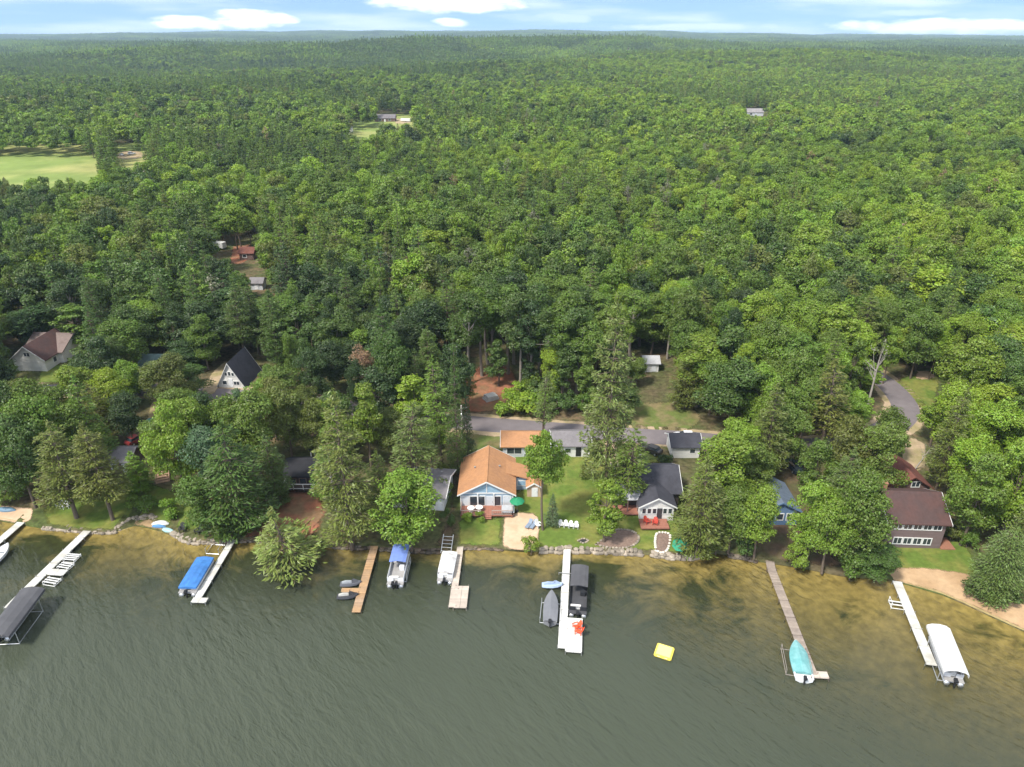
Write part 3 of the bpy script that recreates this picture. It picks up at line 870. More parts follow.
TONE = {'lime': (.215, .300, .026), 'bright': (.166, .250, .026), 'mid': (.115, .178, .025), 'deep': (.076, .125, .024), 'dark': (.048, .083, .022),
        'olive': (.128, .154, .030), 'pale': (.118, .160, .038), 'feather': (.142, .190, .042), 'blue': (.085, .140, .062), 'rust': (.25, .165, .10), 'grey': (.19, .185, .13)}
WORD = {'lime': 'yellow-green', 'bright': 'bright green', 'mid': 'mid-green', 'deep': 'deep green', 'dark': 'blackish green', 'olive': 'olive green',
        'pale': 'pale grey-green', 'feather': 'pale yellow-green', 'blue': 'bluish green', 'rust': 'rusty brown', 'grey': 'bare grey'}
KINDNAME = {'lawn': ('broadleaf_tree', 'tree'), 'low_pine': ('pine_tree', 'pine'), 'broad': ('broadleaf_tree', 'tree'), 'tall': ('broadleaf_tree', 'tree'), 'column': ('broadleaf_tree', 'tree'), 'pine': ('pine_tree', 'pine'),
            'thin_pine': ('pine_tree', 'pine'), 'spruce': ('spruce_tree', 'spruce'), 'round': ('conifer_tree', 'conifer'), 'lean': ('pine_tree', 'pine'),
            'shrub': ('shrub', 'shrub'), 'snag': ('dead_tree', 'dead tree'), 'rusty': ('dead_tree', 'dead tree')}
cnt_k = {}


def tree(kind, x, y, Ht, Wd, tone, label, group=None, lean=None, pick=None, jig=.12):
    ps = PROTO[kind]; i = cnt_k.get(kind, 0); cnt_k[kind] = i + 1
    cm, tm, h0, r0 = ps[(i if pick is None else pick) % len(ps)]
    nm, cat = KINDNAME[kind]
    e = thing(nm, label, cat, (x, y, float(g(x, y)) - .05), random.uniform(0, 6.28), group)
    if lean: e.rotation_euler = (lean[0], lean[1], 0)
    sxy = Wd / (2 * r0); e.scale = (sxy, sxy, Ht / h0)
    c = bpy.data.objects.new('crown', cm); COL.objects.link(c); c.parent = e
    k = random.uniform(1 - jig, 1 + jig)
    c['tint'] = [v * k * random.uniform(.94, 1.06) for v in TONE[tone]]
    if tm:
        b = bpy.data.objects.new('trunk', tm); COL.objects.link(b); b.parent = e
    return e


def tree_px(kind, bx, by, ty, wpx, tone, label, group=None, lean=None, pick=None):
    p = at(bx, by)
    _, dy, dz = ray(bx, ty)
    Ht = CAMZ + p.y * dz / dy - p.z
    return tree(kind, p.x, p.y, max(Ht, .8), wpx / pxm(p.x, p.y, p.z + Ht * .6), tone, label, group, lean, pick)


HAND = []
T_ = lambda *a, **k: HAND.append((a, k))
# --- shore lots at the west end
T_('pine', 77, 518, 425, 66, 'olive', 'olive pine with bare slanting trunk beside the white dock with slatted frames')
T_('pine', 113, 520, 428, 58, 'olive', 'olive pine with bare trunk on the lawn between two stretches of stone wall')
T_('broad', 36, 508, 415, 58, 'deep', 'deep green tree behind the white chairs near the small beach')
T_('low_pine', 12, 500, 412, 52, 'mid', 'mid-green pine behind the small beach and the blue tarpaulin')
T_('broad', 60, 488, 392, 64, 'mid', 'mid-green tree standing over the grey-roofed cabin')
T_('broad', 20, 474, 372, 62, 'deep', 'deep green tree behind the small beach, taller than its neighbours')
T_('low_pine', 100, 470, 378, 50, 'mid', 'mid-green pine beside the driveway with the parked cars')
T_('low_pine', 142, 492, 452, 34, 'bright', 'short bright pine on the slope below the parked cars')
T_('shrub', 150, 512, 498, 26, 'mid', 'mid-green shrub above the white upturned boat')
T_('shrub', 172, 516, 500, 28, 'bright', 'bright shrub just above the stone wall of the cove')
T_('shrub', 134, 508, 497, 22, 'bright', 'small bright shrub on the lawn above the cove')
T_('broad', 186, 500, 400, 54, 'bright', 'bright bushy tree uphill of the cove beside the driveway')
T_('broad', 207, 537, 472, 46, 'mid', 'low mid-green tree overhanging the wall by the dock of the blue-covered boat')
T_('low_pine', 242, 531, 426, 88, 'deep', 'broad deep green pine on the edge of the red dirt yard')
T_('broad', 220, 508, 425, 52, 'blue', 'bluish green tree between the broad pine and the cove')
T_('broad', 262, 478, 388, 58, 'mid', 'mid-green tree uphill of the dark cabin with white railing')
T_('broad', 293, 462, 384, 48, 'olive', 'olive green tree behind the dark cabin with white railing')
T_('column', 243, 424, 386, 22, 'blue', 'small bluish tree below the white A-frame house')
T_('shrub', 262, 398, 383, 24, 'olive', 'yellowish shrub beside the white A-frame house')
T_('broad', 322, 440, 398, 34, 'lime', 'yellow-green tree at the road edge above the dark cabin')
T_('lean', 300, 550, 490, 100, 'feather', 'drooping feathery pine leaning out over the lake', lean=(.16, -.06))
T_('broad', 88, 480, 402, 58, 'mid', 'mid-green tree rising behind the pair of bare-trunked olive pines')
T_('broad', 44, 470, 378, 60, 'mid', 'mid-green tree midway between small west beach and white house with brown roof')
T_('broad', 5, 480, 392, 56, 'bright', 'bright tree uphill of the blue-grey rowing boat')
T_('broad', 172, 470, 412, 46, 'mid', 'mid-green tree beside the tan garden steps')
T_('broad', 198, 470, 396, 54, 'bright', 'bright tree above the broad deep green pine')
T_('broad', 240, 470, 392, 54, 'mid', 'mid-green tree between the white A-frame and the red dirt yard')
T_('broad', 278, 440, 376, 46, 'olive', 'olive green tree at the road below the rusty dying tree')
T_('shrub', 226, 540, 516, 30, 'mid', 'mid-green shrub at the foot of the broad pine')
T_('shrub', 256, 526, 508, 30, 'deep', 'deep green shrub where the red dirt yard begins')
# --- centre, behind the brown dock
T_('low_pine', 352, 547, 400, 80, 'olive', 'tall olive pine with pale limbs behind the brown dock')
T_('snag', 337, 522, 440, 24, 'pale', 'bare grey leaning limb tree beside the tall olive pine')
T_('broad', 411, 549, 474, 78, 'bright', 'bright broad tree overhanging the shore by the blue pontoon boat')
T_('thin_pine', 414, 500, 404, 54, 'pale', 'thin pale pine with grey trunk beside the grey-roofed house')
T_('column', 372, 470, 378, 38, 'bright', 'bright slender tree north of the tall olive pine')
T_('column', 416, 438, 372, 44, 'lime', 'yellow-green slender tree on the road verge')
T_('broad', 395, 420, 330, 42, 'deep', 'deep green tree standing behind the yellow-green slender tree')
T_('spruce', 458, 474, 328, 26, 'deep', 'very slender dark conifer beside the orange cottage')
T_('spruce', 468, 466, 386, 22, 'dark', 'short black-green conifer beside the utility pole')
T_('thin_pine', 440, 455, 360, 36, 'mid', 'thin mid-green pine between the road and the grey-roofed house')
T_('rusty', 366, 412, 342, 30, 'rust', 'dying tree with rusty pink foliage above the road')
T_('shrub', 447, 500, 478, 18, 'mid', 'mid-green shrub at the dirt path beside the orange cottage')
T_('shrub', 449, 526, 508, 16, 'deep', 'deep green shrub at the foot of the dirt path')
T_('shrub', 443, 480, 462, 18, 'olive', 'olive shrub at the top of the dirt path')
T_('shrub', 468, 521, 512, 14, 'lime', 'yellow-green bush before the deck of the orange cottage')
T_('shrub', 481, 521, 512, 14, 'bright', 'bright bush before the deck of the orange cottage')
T_('shrub', 531, 556, 541, 20, 'lime', 'yellow-green shrub at the corner of sand patio and seawall')
# --- orange cottage lot
T_('lawn', 543, 530, 424, 46, 'bright', 'bright green lawn tree with tall dark trunk beside the small shed')
T_('spruce', 552, 525, 494, 20, 'blue', 'small blue spruce at the foot of the lawn tree')
T_('column', 604, 542, 476, 42, 'bright', 'bright leafy tree at the lake end of the lawn')
T_('low_pine', 605, 492, 302, 66, 'feather', 'tallest pine, loose and feathery, on the lawn before the road')
T_('thin_pine', 543, 440, 372, 26, 'pale', 'thin pale pine beside the road behind the garages')
T_('thin_pine', 626, 506, 432, 44, 'mid', 'sparse pine standing before the dark-roofed house')
T_('shrub', 588, 478, 466, 20, 'olive', 'olive shrub at the foot of the tallest pine')
T_('broad', 552, 400, 345, 30, 'lime', 'yellow-green young tree behind the road by the thicket')
# roadside thicket
for (x_, y_, w_, t_, s_) in [(508, 414, 26, 'bright', 'westernmost'), (521, 413, 28, 'lime', 'second from the west'), (534, 413, 28, 'bright', 'in the middle'), (546, 413, 26, 'mid', 'second from the east'), (514, 402, 24, 'lime', 'at the back by the red dirt'),
                             (530, 399, 24, 'mid', 'at the back by the tall trunks'), (556, 414, 22, 'deep', 'easternmost')]:
    T_('shrub', x_, y_, y_ - 20, w_ + 10, t_, f'{WORD[t_]} bush {s_} in the roadside thicket', group='bushes of the roadside thicket')
# --- dark-roofed house and east of it
T_('low_pine', 697, 552, 462, 66, 'olive', 'olive pine with drooping boughs at the shore by the garden bed')
T_('broad', 714, 510, 432, 68, 'bright', 'bright tree east of the dark-roofed house')
T_('broad', 754, 558, 486, 46, 'bright', 'bright shoreline tree beside the foot of the long brown dock')
T_('broad', 748, 500, 440, 48, 'mid', 'mid-green tree west of the small blue house')
T_('low_pine', 762, 478, 385, 50, 'olive', 'olive pine behind the small blue house')
T_('broad', 806, 562, 482, 56, 'bright', 'bright shoreline tree east of the long brown dock')
T_('broad', 846, 572, 470, 62, 'mid', 'mid-green tree over the shore west of the brown-roofed house')
T_('low_pine', 830, 540, 450, 54, 'pale', 'pale pine west of the brown-roofed house')
T_('broad', 872, 577, 548, 46, 'deep', 'low dark tree hanging over the water by the small sandy beach')
T_('broad', 866, 500, 420, 54, 'mid', 'mid-green tree behind the brown-roofed house, west side')
T_('broad', 838, 492, 412, 50, 'olive', 'olive green tree north of the pale pine')
T_('round', 990, 598, 533, 54, 'pale', 'rounded grey-green conifer on the sandy beach')
for (x_, y_, w_, t_, s_) in [(972, 594, 26, 'deep', 'west end'), (990, 600, 28, 'mid', 'middle'), (1010, 600, 28, 'deep', 'east end')]:
    T_('shrub', x_, y_, y_ - 14, w_, t_, f'{WORD[t_]} low shrub at the {s_} of the row under the rounded conifer', group='shrubs under the rounded conifer')
T_('broad', 960, 545, 452, 58, 'mid', 'mid-green tree beside the lawn of the brown-roofed house')
T_('broad', 1000, 540, 436, 66, 'bright', 'bright tree behind the rounded grey-green conifer')
T_('broad', 940, 458, 382, 50, 'lime', 'yellow-green tree beside the bend in the road')
T_('broad', 980, 478, 398, 58, 'lime', 'yellow-green tree east of the gravel drive')
T_('broad', 1016, 478, 392, 56, 'mid', 'mid-green tree uphill of the bright tree behind the rounded conifer')
T_('broad', 882, 462, 404, 38, 'mid', 'mid-green tree at the inside of the road bend')
T_('column', 930, 446, 392, 32, 'bright', 'bright slender tree at the outside of the road bend')
T_('broad', 320, 462, 396, 40, 'olive', 'olive green tree directly behind the east end of the black-roofed cabin')
T_('broad', 340, 448, 390, 38, 'deep', 'deep green tree between the tall olive pine and the road')
T_('low_pine', 278, 504, 436, 44, 'deep', 'deep green pine at the west end of the black-roofed cabin')
T_('shrub', 950, 540, 522, 24, 'olive', 'brownish shrub at the corner of the brown-roofed house')
T_('shrub', 966, 548, 532, 22, 'mid', 'mid-green shrub beside the lawn of the brown-roofed house')
T_('snag', 866, 412, 335, 28, 'grey', 'dead white-limbed tree at the bend in the road')
T_('snag', 914, 470, 440, 18, 'grey', 'leaning dead trunk on the gravel drive', lean=(.05, .32))
T_('broad', 728, 552, 490, 46, 'mid', 'mid-green shoreline tree between olive pine and long brown dock')
T_('broad', 780, 470, 405, 50, 'mid', 'mid-green tree over the parked blue-black van')
T_('broad', 735, 480, 420, 50, 'bright', 'bright tree uphill of the dark-roofed house, east side')
T_('broad', 822, 572, 500, 50, 'bright', 'bright shoreline tree two trunks east of the long brown dock')
T_('broad', 812, 500, 440, 48, 'mid', 'mid-green tree just uphill of the small blue house, east side')
T_('shrub', 745, 560, 540, 26, 'deep', 'deep green shrub at the bank west of the long brown dock')
T_('shrub', 796, 566, 546, 28, 'bright', 'bright shrub at the bank east of the long brown dock')
T_('shrub', 850, 577, 556, 30, 'mid', 'mid-green shrub at the bank beside the low dark tree')
T_('shrub', 716, 552, 536, 24, 'olive', 'olive shrub at the foot of the olive shore pine')
for k_, (x_, y_, w_, t_) in enumerate([(536, 398, 26, 'deep'), (552, 402, 26, 'mid'), (568, 410, 24, 'deep'), (582, 412, 24, 'mid'), (596, 414, 22, 'bright')]):
    T_('shrub', x_, y_, y_ - 20, w_, t_, ['deep green bush under the tall trunks behind the thicket', 'mid-green bush under the tall trunks behind the young tree',
        'deep green bush at the roadside east of the thicket', 'mid-green bush at the roadside near the tallest pine', 'bright bush at the roadside behind the tallest pine'][k_])
for (x_, y_, t_, c_, s_) in [(499, 386, 336, 'deep', 'at the back of the red dirt'), (528, 390, 334, 'dark', 'behind the middle of the thicket'), (562, 404, 344, 'deep', 'behind the east end of the thicket'), (583, 406, 350, 'mid', 'just west of the tallest pine')]:
    T_('column', x_, y_, t_, 26, c_, f'{WORD[c_]} young understorey tree among the tall trunks, {s_}')
# --- trees hiding the western stretch of road
for k_, (x_, y_, t_, w_, kd_, c_) in enumerate([(88, 425, 362, 46, 'broad', 'bright'), (118, 430, 368, 42, 'broad', 'lime'), (104, 446, 384, 44, 'low_pine', 'olive'), (132, 408, 360, 36, 'broad', 'bright'), (178, 412, 352, 40, 'broad', 'olive'), (184, 436, 386, 42, 'broad', 'mid'),
                                           (200, 428, 392, 30, 'broad', 'bright'), (274, 420, 374, 36, 'broad', 'bright'), (286, 424, 366, 44, 'broad', 'mid'), (308, 426, 384, 34, 'broad', 'olive'), (66, 440, 384, 44, 'broad', 'mid'), (30, 430, 378, 44, 'broad', 'olive'), (6, 436, 372, 46, 'broad', 'mid'),
                                           (340, 470, 410, 44, 'broad', 'mid'), (392, 462, 408, 38, 'broad', 'olive'), (432, 470, 420, 30, 'broad', 'mid'), (330, 500, 448, 40, 'low_pine', 'mid'), (384, 520, 452, 40, 'low_pine', 'olive'), (440, 450, 412, 26, 'column', 'lime')]):
    T_(kd_, x_, y_, t_, w_, c_, WORD[c_] + ' ' + ['tree hiding the road southeast of the white house with brown roof', 'rounded tree at the road downhill of the green metal roof', 'pine above the grey-roofed cabin', 'tree on the near verge beside the green metal roof', 'tree on the road midway between green metal roof and A-frame',
        'tree beside the parked teal car', 'low tree just before the white A-frame', 'tree beside the small bluish tree by the A-frame', 'tree hiding the road east of the white A-frame', 'low tree at the road nearest the rusty dying tree', 'tree below the lawn of the white house with brown roof',
        'tree directly downhill of the white house with brown roof', 'tree at the western edge below the white house with brown roof', 'tree east of the black-roofed cabin', 'tree at the back of the grey-roofed house', 'tree between the grey-roofed house and the utility pole', 'pine beside the black-roofed cabin', 'pine in front of the grey-roofed house',
        'slender tree at the road beside the utility pole'][k_])
T_('broad', 160, 411, 362, 38, 'olive', 'olive green tree hiding the road uphill of the parked teal car')
T_('broad', 637, 386, 356, 24, 'mid', 'mid-green tree in front of the left corner of the white-roofed shed in the woods')
# --- tall trunks at the forest edge behind the road
for k, (x_, y_, t_) in enumerate([(470, 384), (482, 376), (495, 372), (508, 374), (520, 384), (532, 388), (545, 392), (560, 396), (574, 396), (585, 400), (488, 366), (514, 366), (538, 374), (566, 380)] and
                                 [(470, 384, 290), (482, 376, 284), (495, 372, 276), (508, 374, 282), (520, 388, 290), (532, 390, 296), (547, 394, 304), (562, 398, 310), (576, 398, 306), (588, 402, 318), (488, 364, 268), (514, 364, 270), (538, 376, 280), (566, 382, 286)]):
    T_('tall', x_, y_, t_, 46, ('deep', 'mid', 'deep', 'mid', 'deep', 'dark')[k % 6], None, group='tall bare-trunked trees along the road')

for a, k in HAND:
    a = list(a)
    if a[6] is None:
        a[6] = f'{WORD[a[5]]} tall tree with long bare trunk at the forest edge behind the road'
    tree_px(*a, **k)
n_hand = len(HAND)

# ------------------------------------------------------------------ the rest of the woods
# parts of the view that the photograph keeps open (houses, road, lawns, fields): no woodland tree may stand in front of them
KEEP = [(14, 328, 62, 374), (149, 356, 162, 367), (212, 350, 252, 392), (138, 414, 162, 446), (284, 454, 324, 546), (404, 460, 446, 500), (440, 428, 735, 562), (465, 402, 690, 452), (478, 370, 512, 410),
        (485, 384, 560, 416), (632, 398, 688, 440), (642, 350, 658, 366), (666, 432, 694, 462), (764, 492, 790, 526), (778, 458, 808, 488), (878, 464, 945, 600), (886, 384, 922, 428), (900, 436, 930, 482), (886, 372, 938, 396),
        (0, 498, 200, 560), (200, 520, 480, 560), (216, 245, 223, 249), (232, 251, 240, 257), (244, 247, 250, 251), (-80, 147, 88, 175), (114, 150, 138, 156), (379, 113, 409, 122), (354, 127, 374, 132), (748, 109, 766, 114), (320, 400, 342, 412), (254, 281, 258, 285), (112, 456, 124, 464), (40, 368, 62, 388)]
KEEP += [(930, 570, 1040, 650)]
KP = np.array(KEEP, float)


def hits_keep(x, y, z0, Ht, Rr, lowfrac=.2):
    px, pt, d = proj(x, y, z0 + Ht)
    _, pb, _ = proj(x, y, z0 + Ht * lowfrac)
    w = Rr * FPX / d * .9
    a, b, c, e = px - w, pt, px + w, pb
    pg = proj(x, y, z0)[1]
    return np.any((KP[:, 0] < c) & (KP[:, 2] > a) & (KP[:, 1] < e) & (KP[:, 3] > b) & (pg > KP[:, 1] + .5 * (KP[:, 3] - KP[:, 1])))


hand_xy = []
for a, k in HAND:
    p = at(a[1], a[2]); hand_xy.append((p.x, p.y, a[4] / pxm(p.x, p.y, p.z) / 2))
hand_xy = np.array(hand_xy)


def patch(x, y, s, ph):
    return math.sin(x / s + ph) * math.cos(y / (s * 1.2) - ph * 1.7) + .6 * math.sin((x + y) / (s * .6) + ph * 2.3)


def pick_tone(x, y, r):
    q = patch(x, y, 46, .7) * .42 + patch(x, y, 150, 1.9) * .35 + r.normal() * .78 + .48 * math.tanh(x / 120) + (.36 if y > 190 else .05)
    if y < 190 and -75 < x < 30: q -= .35
    return 'lime' if q > 1.25 else 'bright' if q > .38 else 'mid' if q > -.42 else 'deep' if q > -1.15 else 'dark'


cand = []
r = np.random.default_rng(5)
y = 84.0
rows = []
r2 = np.random.default_rng(8)
for yq in np.arange(58, 84, 6.0):      # shore woods to either side of the view
    for xq in np.concatenate([np.arange(66, 150, 6.0), np.arange(-150, -76, 6.0)]): rows.append((xq + r2.uniform(-2, 2), yq + r2.uniform(-2, 2)))
while y < 1750:
    sp = 5.6 if y < 190 else 6.3 if y < 460 else 7.4
    half = .80 * y + (85 if y < 320 else 45)
    n = int(2 * half / sp)
    for i in range(n):
        xx = -half + (i + .5 + r.uniform(-.42, .42)) * sp; yy = y + r.uniform(-.45, .45) * sp
        rows.append((xx, yy))
    y += sp
rows = np.array(rows)
zz_ = g(rows[:, 0], rows[:, 1]); ysr = ys(rows[:, 0])
for (x, yy), z0, ysh in zip(rows, zz_, ysr):
    tt_ = yy - ysh
    if tt_ < 11: continue
    px, py, d = proj(x, yy, z0)
    if px < -620 or px > 1640: continue
    if 430 < px < 740 and py > 437: continue
    pq = patch(x, yy, 60 if yy < 330 else 105, 2.1) + r.normal() * (.8 if yy < 330 else .5)
    isp = pq > (1.0 - .5 * math.tanh(max(0, -x) / 150) * (1 if yy > 330 else .3) - .25 * (yy > 600) if yy > 170 else 1.1)
    if yy < 190 and r.uniform() < .06: isp = True
    Rr = float(np.clip(r.normal(4.1, 1.15) * (.78 if isp else 1), 2.1, 7.2))
    Ht = r.normal(15.8, 2.0) + .55 * (Rr - 4.1) + 1.6 * patch(x, yy, 33, 4.0) if not isp else r.normal(18.0, 2.4)
    if yy < 165: Ht *= .92
    Ht = float(np.clip(Ht, 8, 26))
    if len(hand_xy) and np.any((hand_xy[:, 0] - x) ** 2 + (hand_xy[:, 1] - yy) ** 2 < (hand_xy[:, 2] * .75 + Rr * .55) ** 2): continue
    ok = not hits_keep(x, yy, z0, Ht, Rr)
    if not ok:      # a lower tree may still fit below an open view
        Ht *= .55; Rr *= .8
        ok = (yy < 260) and not hits_keep(x, yy, z0, Ht, Rr)
    if ok:
        # stays clear of the open ground itself
        if yy < 1400 and np.any((KP[:, 0] < px + 2) & (KP[:, 2] > px - 2) & (KP[:, 1] + .42 * (KP[:, 3] - KP[:, 1]) < py) & (KP[:, 3] > py)): continue
        cand.append((x, yy, float(z0), Ht, Rr, 'pine' if isp else 'broad', px, py))
cand.sort(key=lambda c: c[1])

LANDMARK = [(43, 350, 'the white house with brown roof'), (235, 372, 'the white A-frame house'), (305, 475, 'the dark cabin with white railing'), (430, 480, 'the grey-roofed house'), (366, 370, 'the rusty dying tree'), (490, 390, 'the red dirt clearing'),
            (600, 420, 'the tallest pine'), (648, 356, 'the white-roofed shed in the woods'), (681, 445, 'the white garage by the road'), (777, 508, 'the small blue house'), (792, 470, 'the parked blue-black van'), (905, 400, 'the bend in the road'), (912, 520, 'the brown-roofed house'),
            (150, 425, 'the parked cars in the shade'), (115, 462, 'the grey-roofed cabin'), (20, 510, 'the small west beach'), (990, 562, 'the rounded grey-green conifer'), (925, 375, 'the sandy clearing by the bend'), (866, 360, 'the dead white-limbed tree'), (560, 340, 'the tall bare trunks')]
LW = np.array([l[:2] for l in LANDMARK], float)
LWp = np.array([at(a, b)[:2] for a, b in LW])


def relation(x, y):
    d = np.hypot(LWp[:, 0] - x, LWp[:, 1] - y); i = int(np.argmin(d))
    dx, dy = x - LWp[i, 0], y - LWp[i, 1]
    far = 'just' if d[i] < 9 else 'a short way' if d[i] < 20 else 'further' if d[i] < 36 else 'far'
    ns = 'behind' if dy > 0 else 'lakeward'; ew = 'right' if dx > 0 else 'left'
    if abs(dy) > 2.2 * abs(dx): return f'{far} {ns}' + (' of ' if dy <= 0 else ' ') + LANDMARK[i][2]
    if abs(dx) > 2.2 * abs(dy): return f'{far} {ew} of {LANDMARK[i][2]}'
    return f'{far} {ns} and {ew} of {LANDMARK[i][2]}'


N_SOLO = 300 - 24
shown = [c for c in cand if -30 < c[6] < 1054]
solo = shown[:N_SOLO]; _ids = {id(c) for c in solo}; rest = [c for c in cand if id(c) not in _ids]
for (x, yy, z0, Ht, Rr, kd, px, py) in solo:
    tone = pick_tone(x, yy, r)
    kk = kd
    if kd == 'broad':
        kk = 'tall' if (r.uniform() < .22 and Ht > 15) else 'column' if r.uniform() < .15 else 'broad'
    elif r.uniform() < .2: kk = 'thin_pine'
    elif r.uniform() < .4: kk = 'low_pine'
    if kd == 'pine': tone = {'lime': 'olive', 'bright': 'olive', 'mid': 'mid', 'deep': 'deep', 'dark': 'deep'}[tone]
    hw = 'tall' if Ht > 18 else 'low' if Ht < 12 else 'medium'
    wd_ = 'narrow ' if Rr < 3.1 else 'wide ' if Rr > 4.3 else ''
    nmk = 'pine' if kd == 'pine' else 'leafy tree'
    lab = f'{hw} {wd_}{WORD[tone]} {nmk} {relation(x, yy)}'
    if len(lab.replace('-', ' ').split()) > 16: lab = f'{wd_ or hw + " "}{WORD[tone]} {nmk} {relation(x, yy)}'
    if len(lab.replace('-', ' ').split()) > 16: lab = f'{WORD[tone]} {nmk} {relation(x, yy)}'
    if len(lab.replace('-', ' ').split()) > 16: lab = f'{WORD[tone]} {nmk.replace("leafy ", "")} {relation(x, yy)}'
    if len(lab.replace('-', ' ').split()) > 16: lab = lab.replace('a short way ', 'nearby ')
    tree(kk, x, yy, Ht, 2 * Rr, tone, lab, group='woodland trees ' + relation(x, yy))
print('trees: hand', n_hand, 'solo', len(solo), 'rest', len(rest), 'solo reaches y', solo[-1][1])

# ------------------------------------------------------------------ the far wood: one object
protoV, protoF, protoPid, protoVar, protoMi = [], [], [], [], []
voff = 0
pts_pos, pts_pid, pts_rz, pts_sc, pts_tint = [], [], [], [], []
NP = 0


def far_proto(crown, trunk, mi):
    global voff, NP
    parts = [(crown, quads_of(crown), mi)]
    if trunk is not None: parts.append((trunk[0], trunk[1], 2))
    for V, F, m in parts:
        protoV.append(V); protoF.append(F + voff); protoPid.append(np.full(len(V), NP)); protoMi.append(np.full(len(F), m))
        protoVar.append(np.random.default_rng(NP).uniform(size=len(F))); voff += len(V)
    NP += 1
    return NP - 1


L2b = [(far_proto(*broad(500 + i, 16, 4.2, (.36, .30, .42, .34, .28, .40)[i], (26, 40, 16, 30, 22, 34)[i], 3600, .52, limbs=6, tn=5, column=(0, .3, 0, .5, .1, 0)[i]), 0), 16, 4.4) for i in range(6)]
L2p = [(far_proto(*pine(540 + i, 20, 3.9, .22, 15, 7, .85, 52, tn=4, conical=(.6, .85, .5)[i]), 1), 20, 3.9) for i in range(3)]
L3b = [(far_proto(broad(600 + i, 16, 4.4, (.42, .34, .46, .40, .30, .44)[i], (20, 30, 13, 24, 18, 26)[i], 850, .95, tn=0, column=(0, .3, 0, .5, .1, 0)[i])[0], None, 0), 16, 4.4) for i in range(6)]
L3p = [(far_proto(pine(640 + i, 20, 3.6, .2, 11, 6, 1.5, 22, tn=0, conical=(.65, .9, .6)[i])[0], None, 1), 20, 3.6) for i in range(3)]
SN = (far_proto(*broad(690, 15, 2.4, .4, 12, 260, .42, limbs=12), 0), 15, 2.5)


def clump(seed):
    r_ = np.random.default_rng(seed); out = []
    n = 34
    for i in range(n):
        a = i * 2.4; rad = 38 * math.sqrt((i + .5) / n)
        s = r_.uniform(.8, 1.25)
        if r_.uniform() < .74: V = broad(seed * 50 + i, 16 * s, 4.8 * s, .4, 9, 130, 2.1, tn=0)[0]
        else: V = pine(seed * 50 + i, 19 * s, 3.4 * s, .15, 6, 4, 3.6, 5, tn=0, conical=.7, aspect=.5)[0]
        out.append(V + np.array([rad * math.cos(a) + r_.normal() * 1.5, rad * math.sin(a) + r_.normal() * 1.5, r_.normal() * .8]))
    return np.concatenate(out)


L4 = [(far_proto(clump(700 + i), None, 0), 16, 38) for i in range(5)]


def add_pt(x, y, z, pr, Ht, Rr, tone, k=1.0):
    pid, h0, r0 = pr
    pts_pos.append((x, y, z)); pts_pid.append(1000 + pid); pts_rz.append(r.uniform(0, 6.28))
    s = Rr / r0; pts_sc.append((s, s, Ht / h0))
    kk = k * r.uniform(.86, 1.14)
    pts_tint.append(tuple(v * kk * r.uniform(.95, 1.05) for v in TONE[tone]))


for (x, yy, z0, Ht, Rr, kd, px, py) in rest:
    tone = pick_tone(x, yy, r)
    if kd == 'pine': tone = {'lime': 'olive', 'bright': 'mid', 'mid': 'mid', 'deep': 'deep', 'dark': 'dark'}[tone]
    elif r.uniform() < .05: tone = 'olive'
    near = yy < 430
    if r.uniform() < .012:
        add_pt(x, yy, z0, SN, Ht, 2.6, 'grey' if r.uniform() < .7 else 'rust'); continue
    lst = (L2p if near else L3p) if kd == 'pine' else (L2b if near else L3b)
    add_pt(x, yy, z0, lst[int(r.integers(len(lst)))], Ht, Rr * (1.08 if not near else 1.0), tone)
n3 = len(pts_pos)
y = 1720.0
while y < 10200:
    sp = 56 if y < 4500 else 75
    half = .80 * y
    for i in range(int(2 * half / sp)):
        xx = -half + (i + r.uniform(.1, .9)) * sp; yy = y + r.uniform(-.3, .3) * sp
        z0 = float(g(xx, yy))
        q = patch(xx, yy, 260, .3) * .5 + r.normal() * .5 - .2
        add_pt(xx, yy, z0, L4[int(r.integers(5))], 16 * r.uniform(.9, 1.25), 38 * (1.0 if y < 4500 else 1.3), 'lime' if q > .75 else 'bright' if q > .1 else 'mid' if q > -.6 else 'deep')
    y += sp * .8
print('far points', len(pts_pos), 'single', n3)


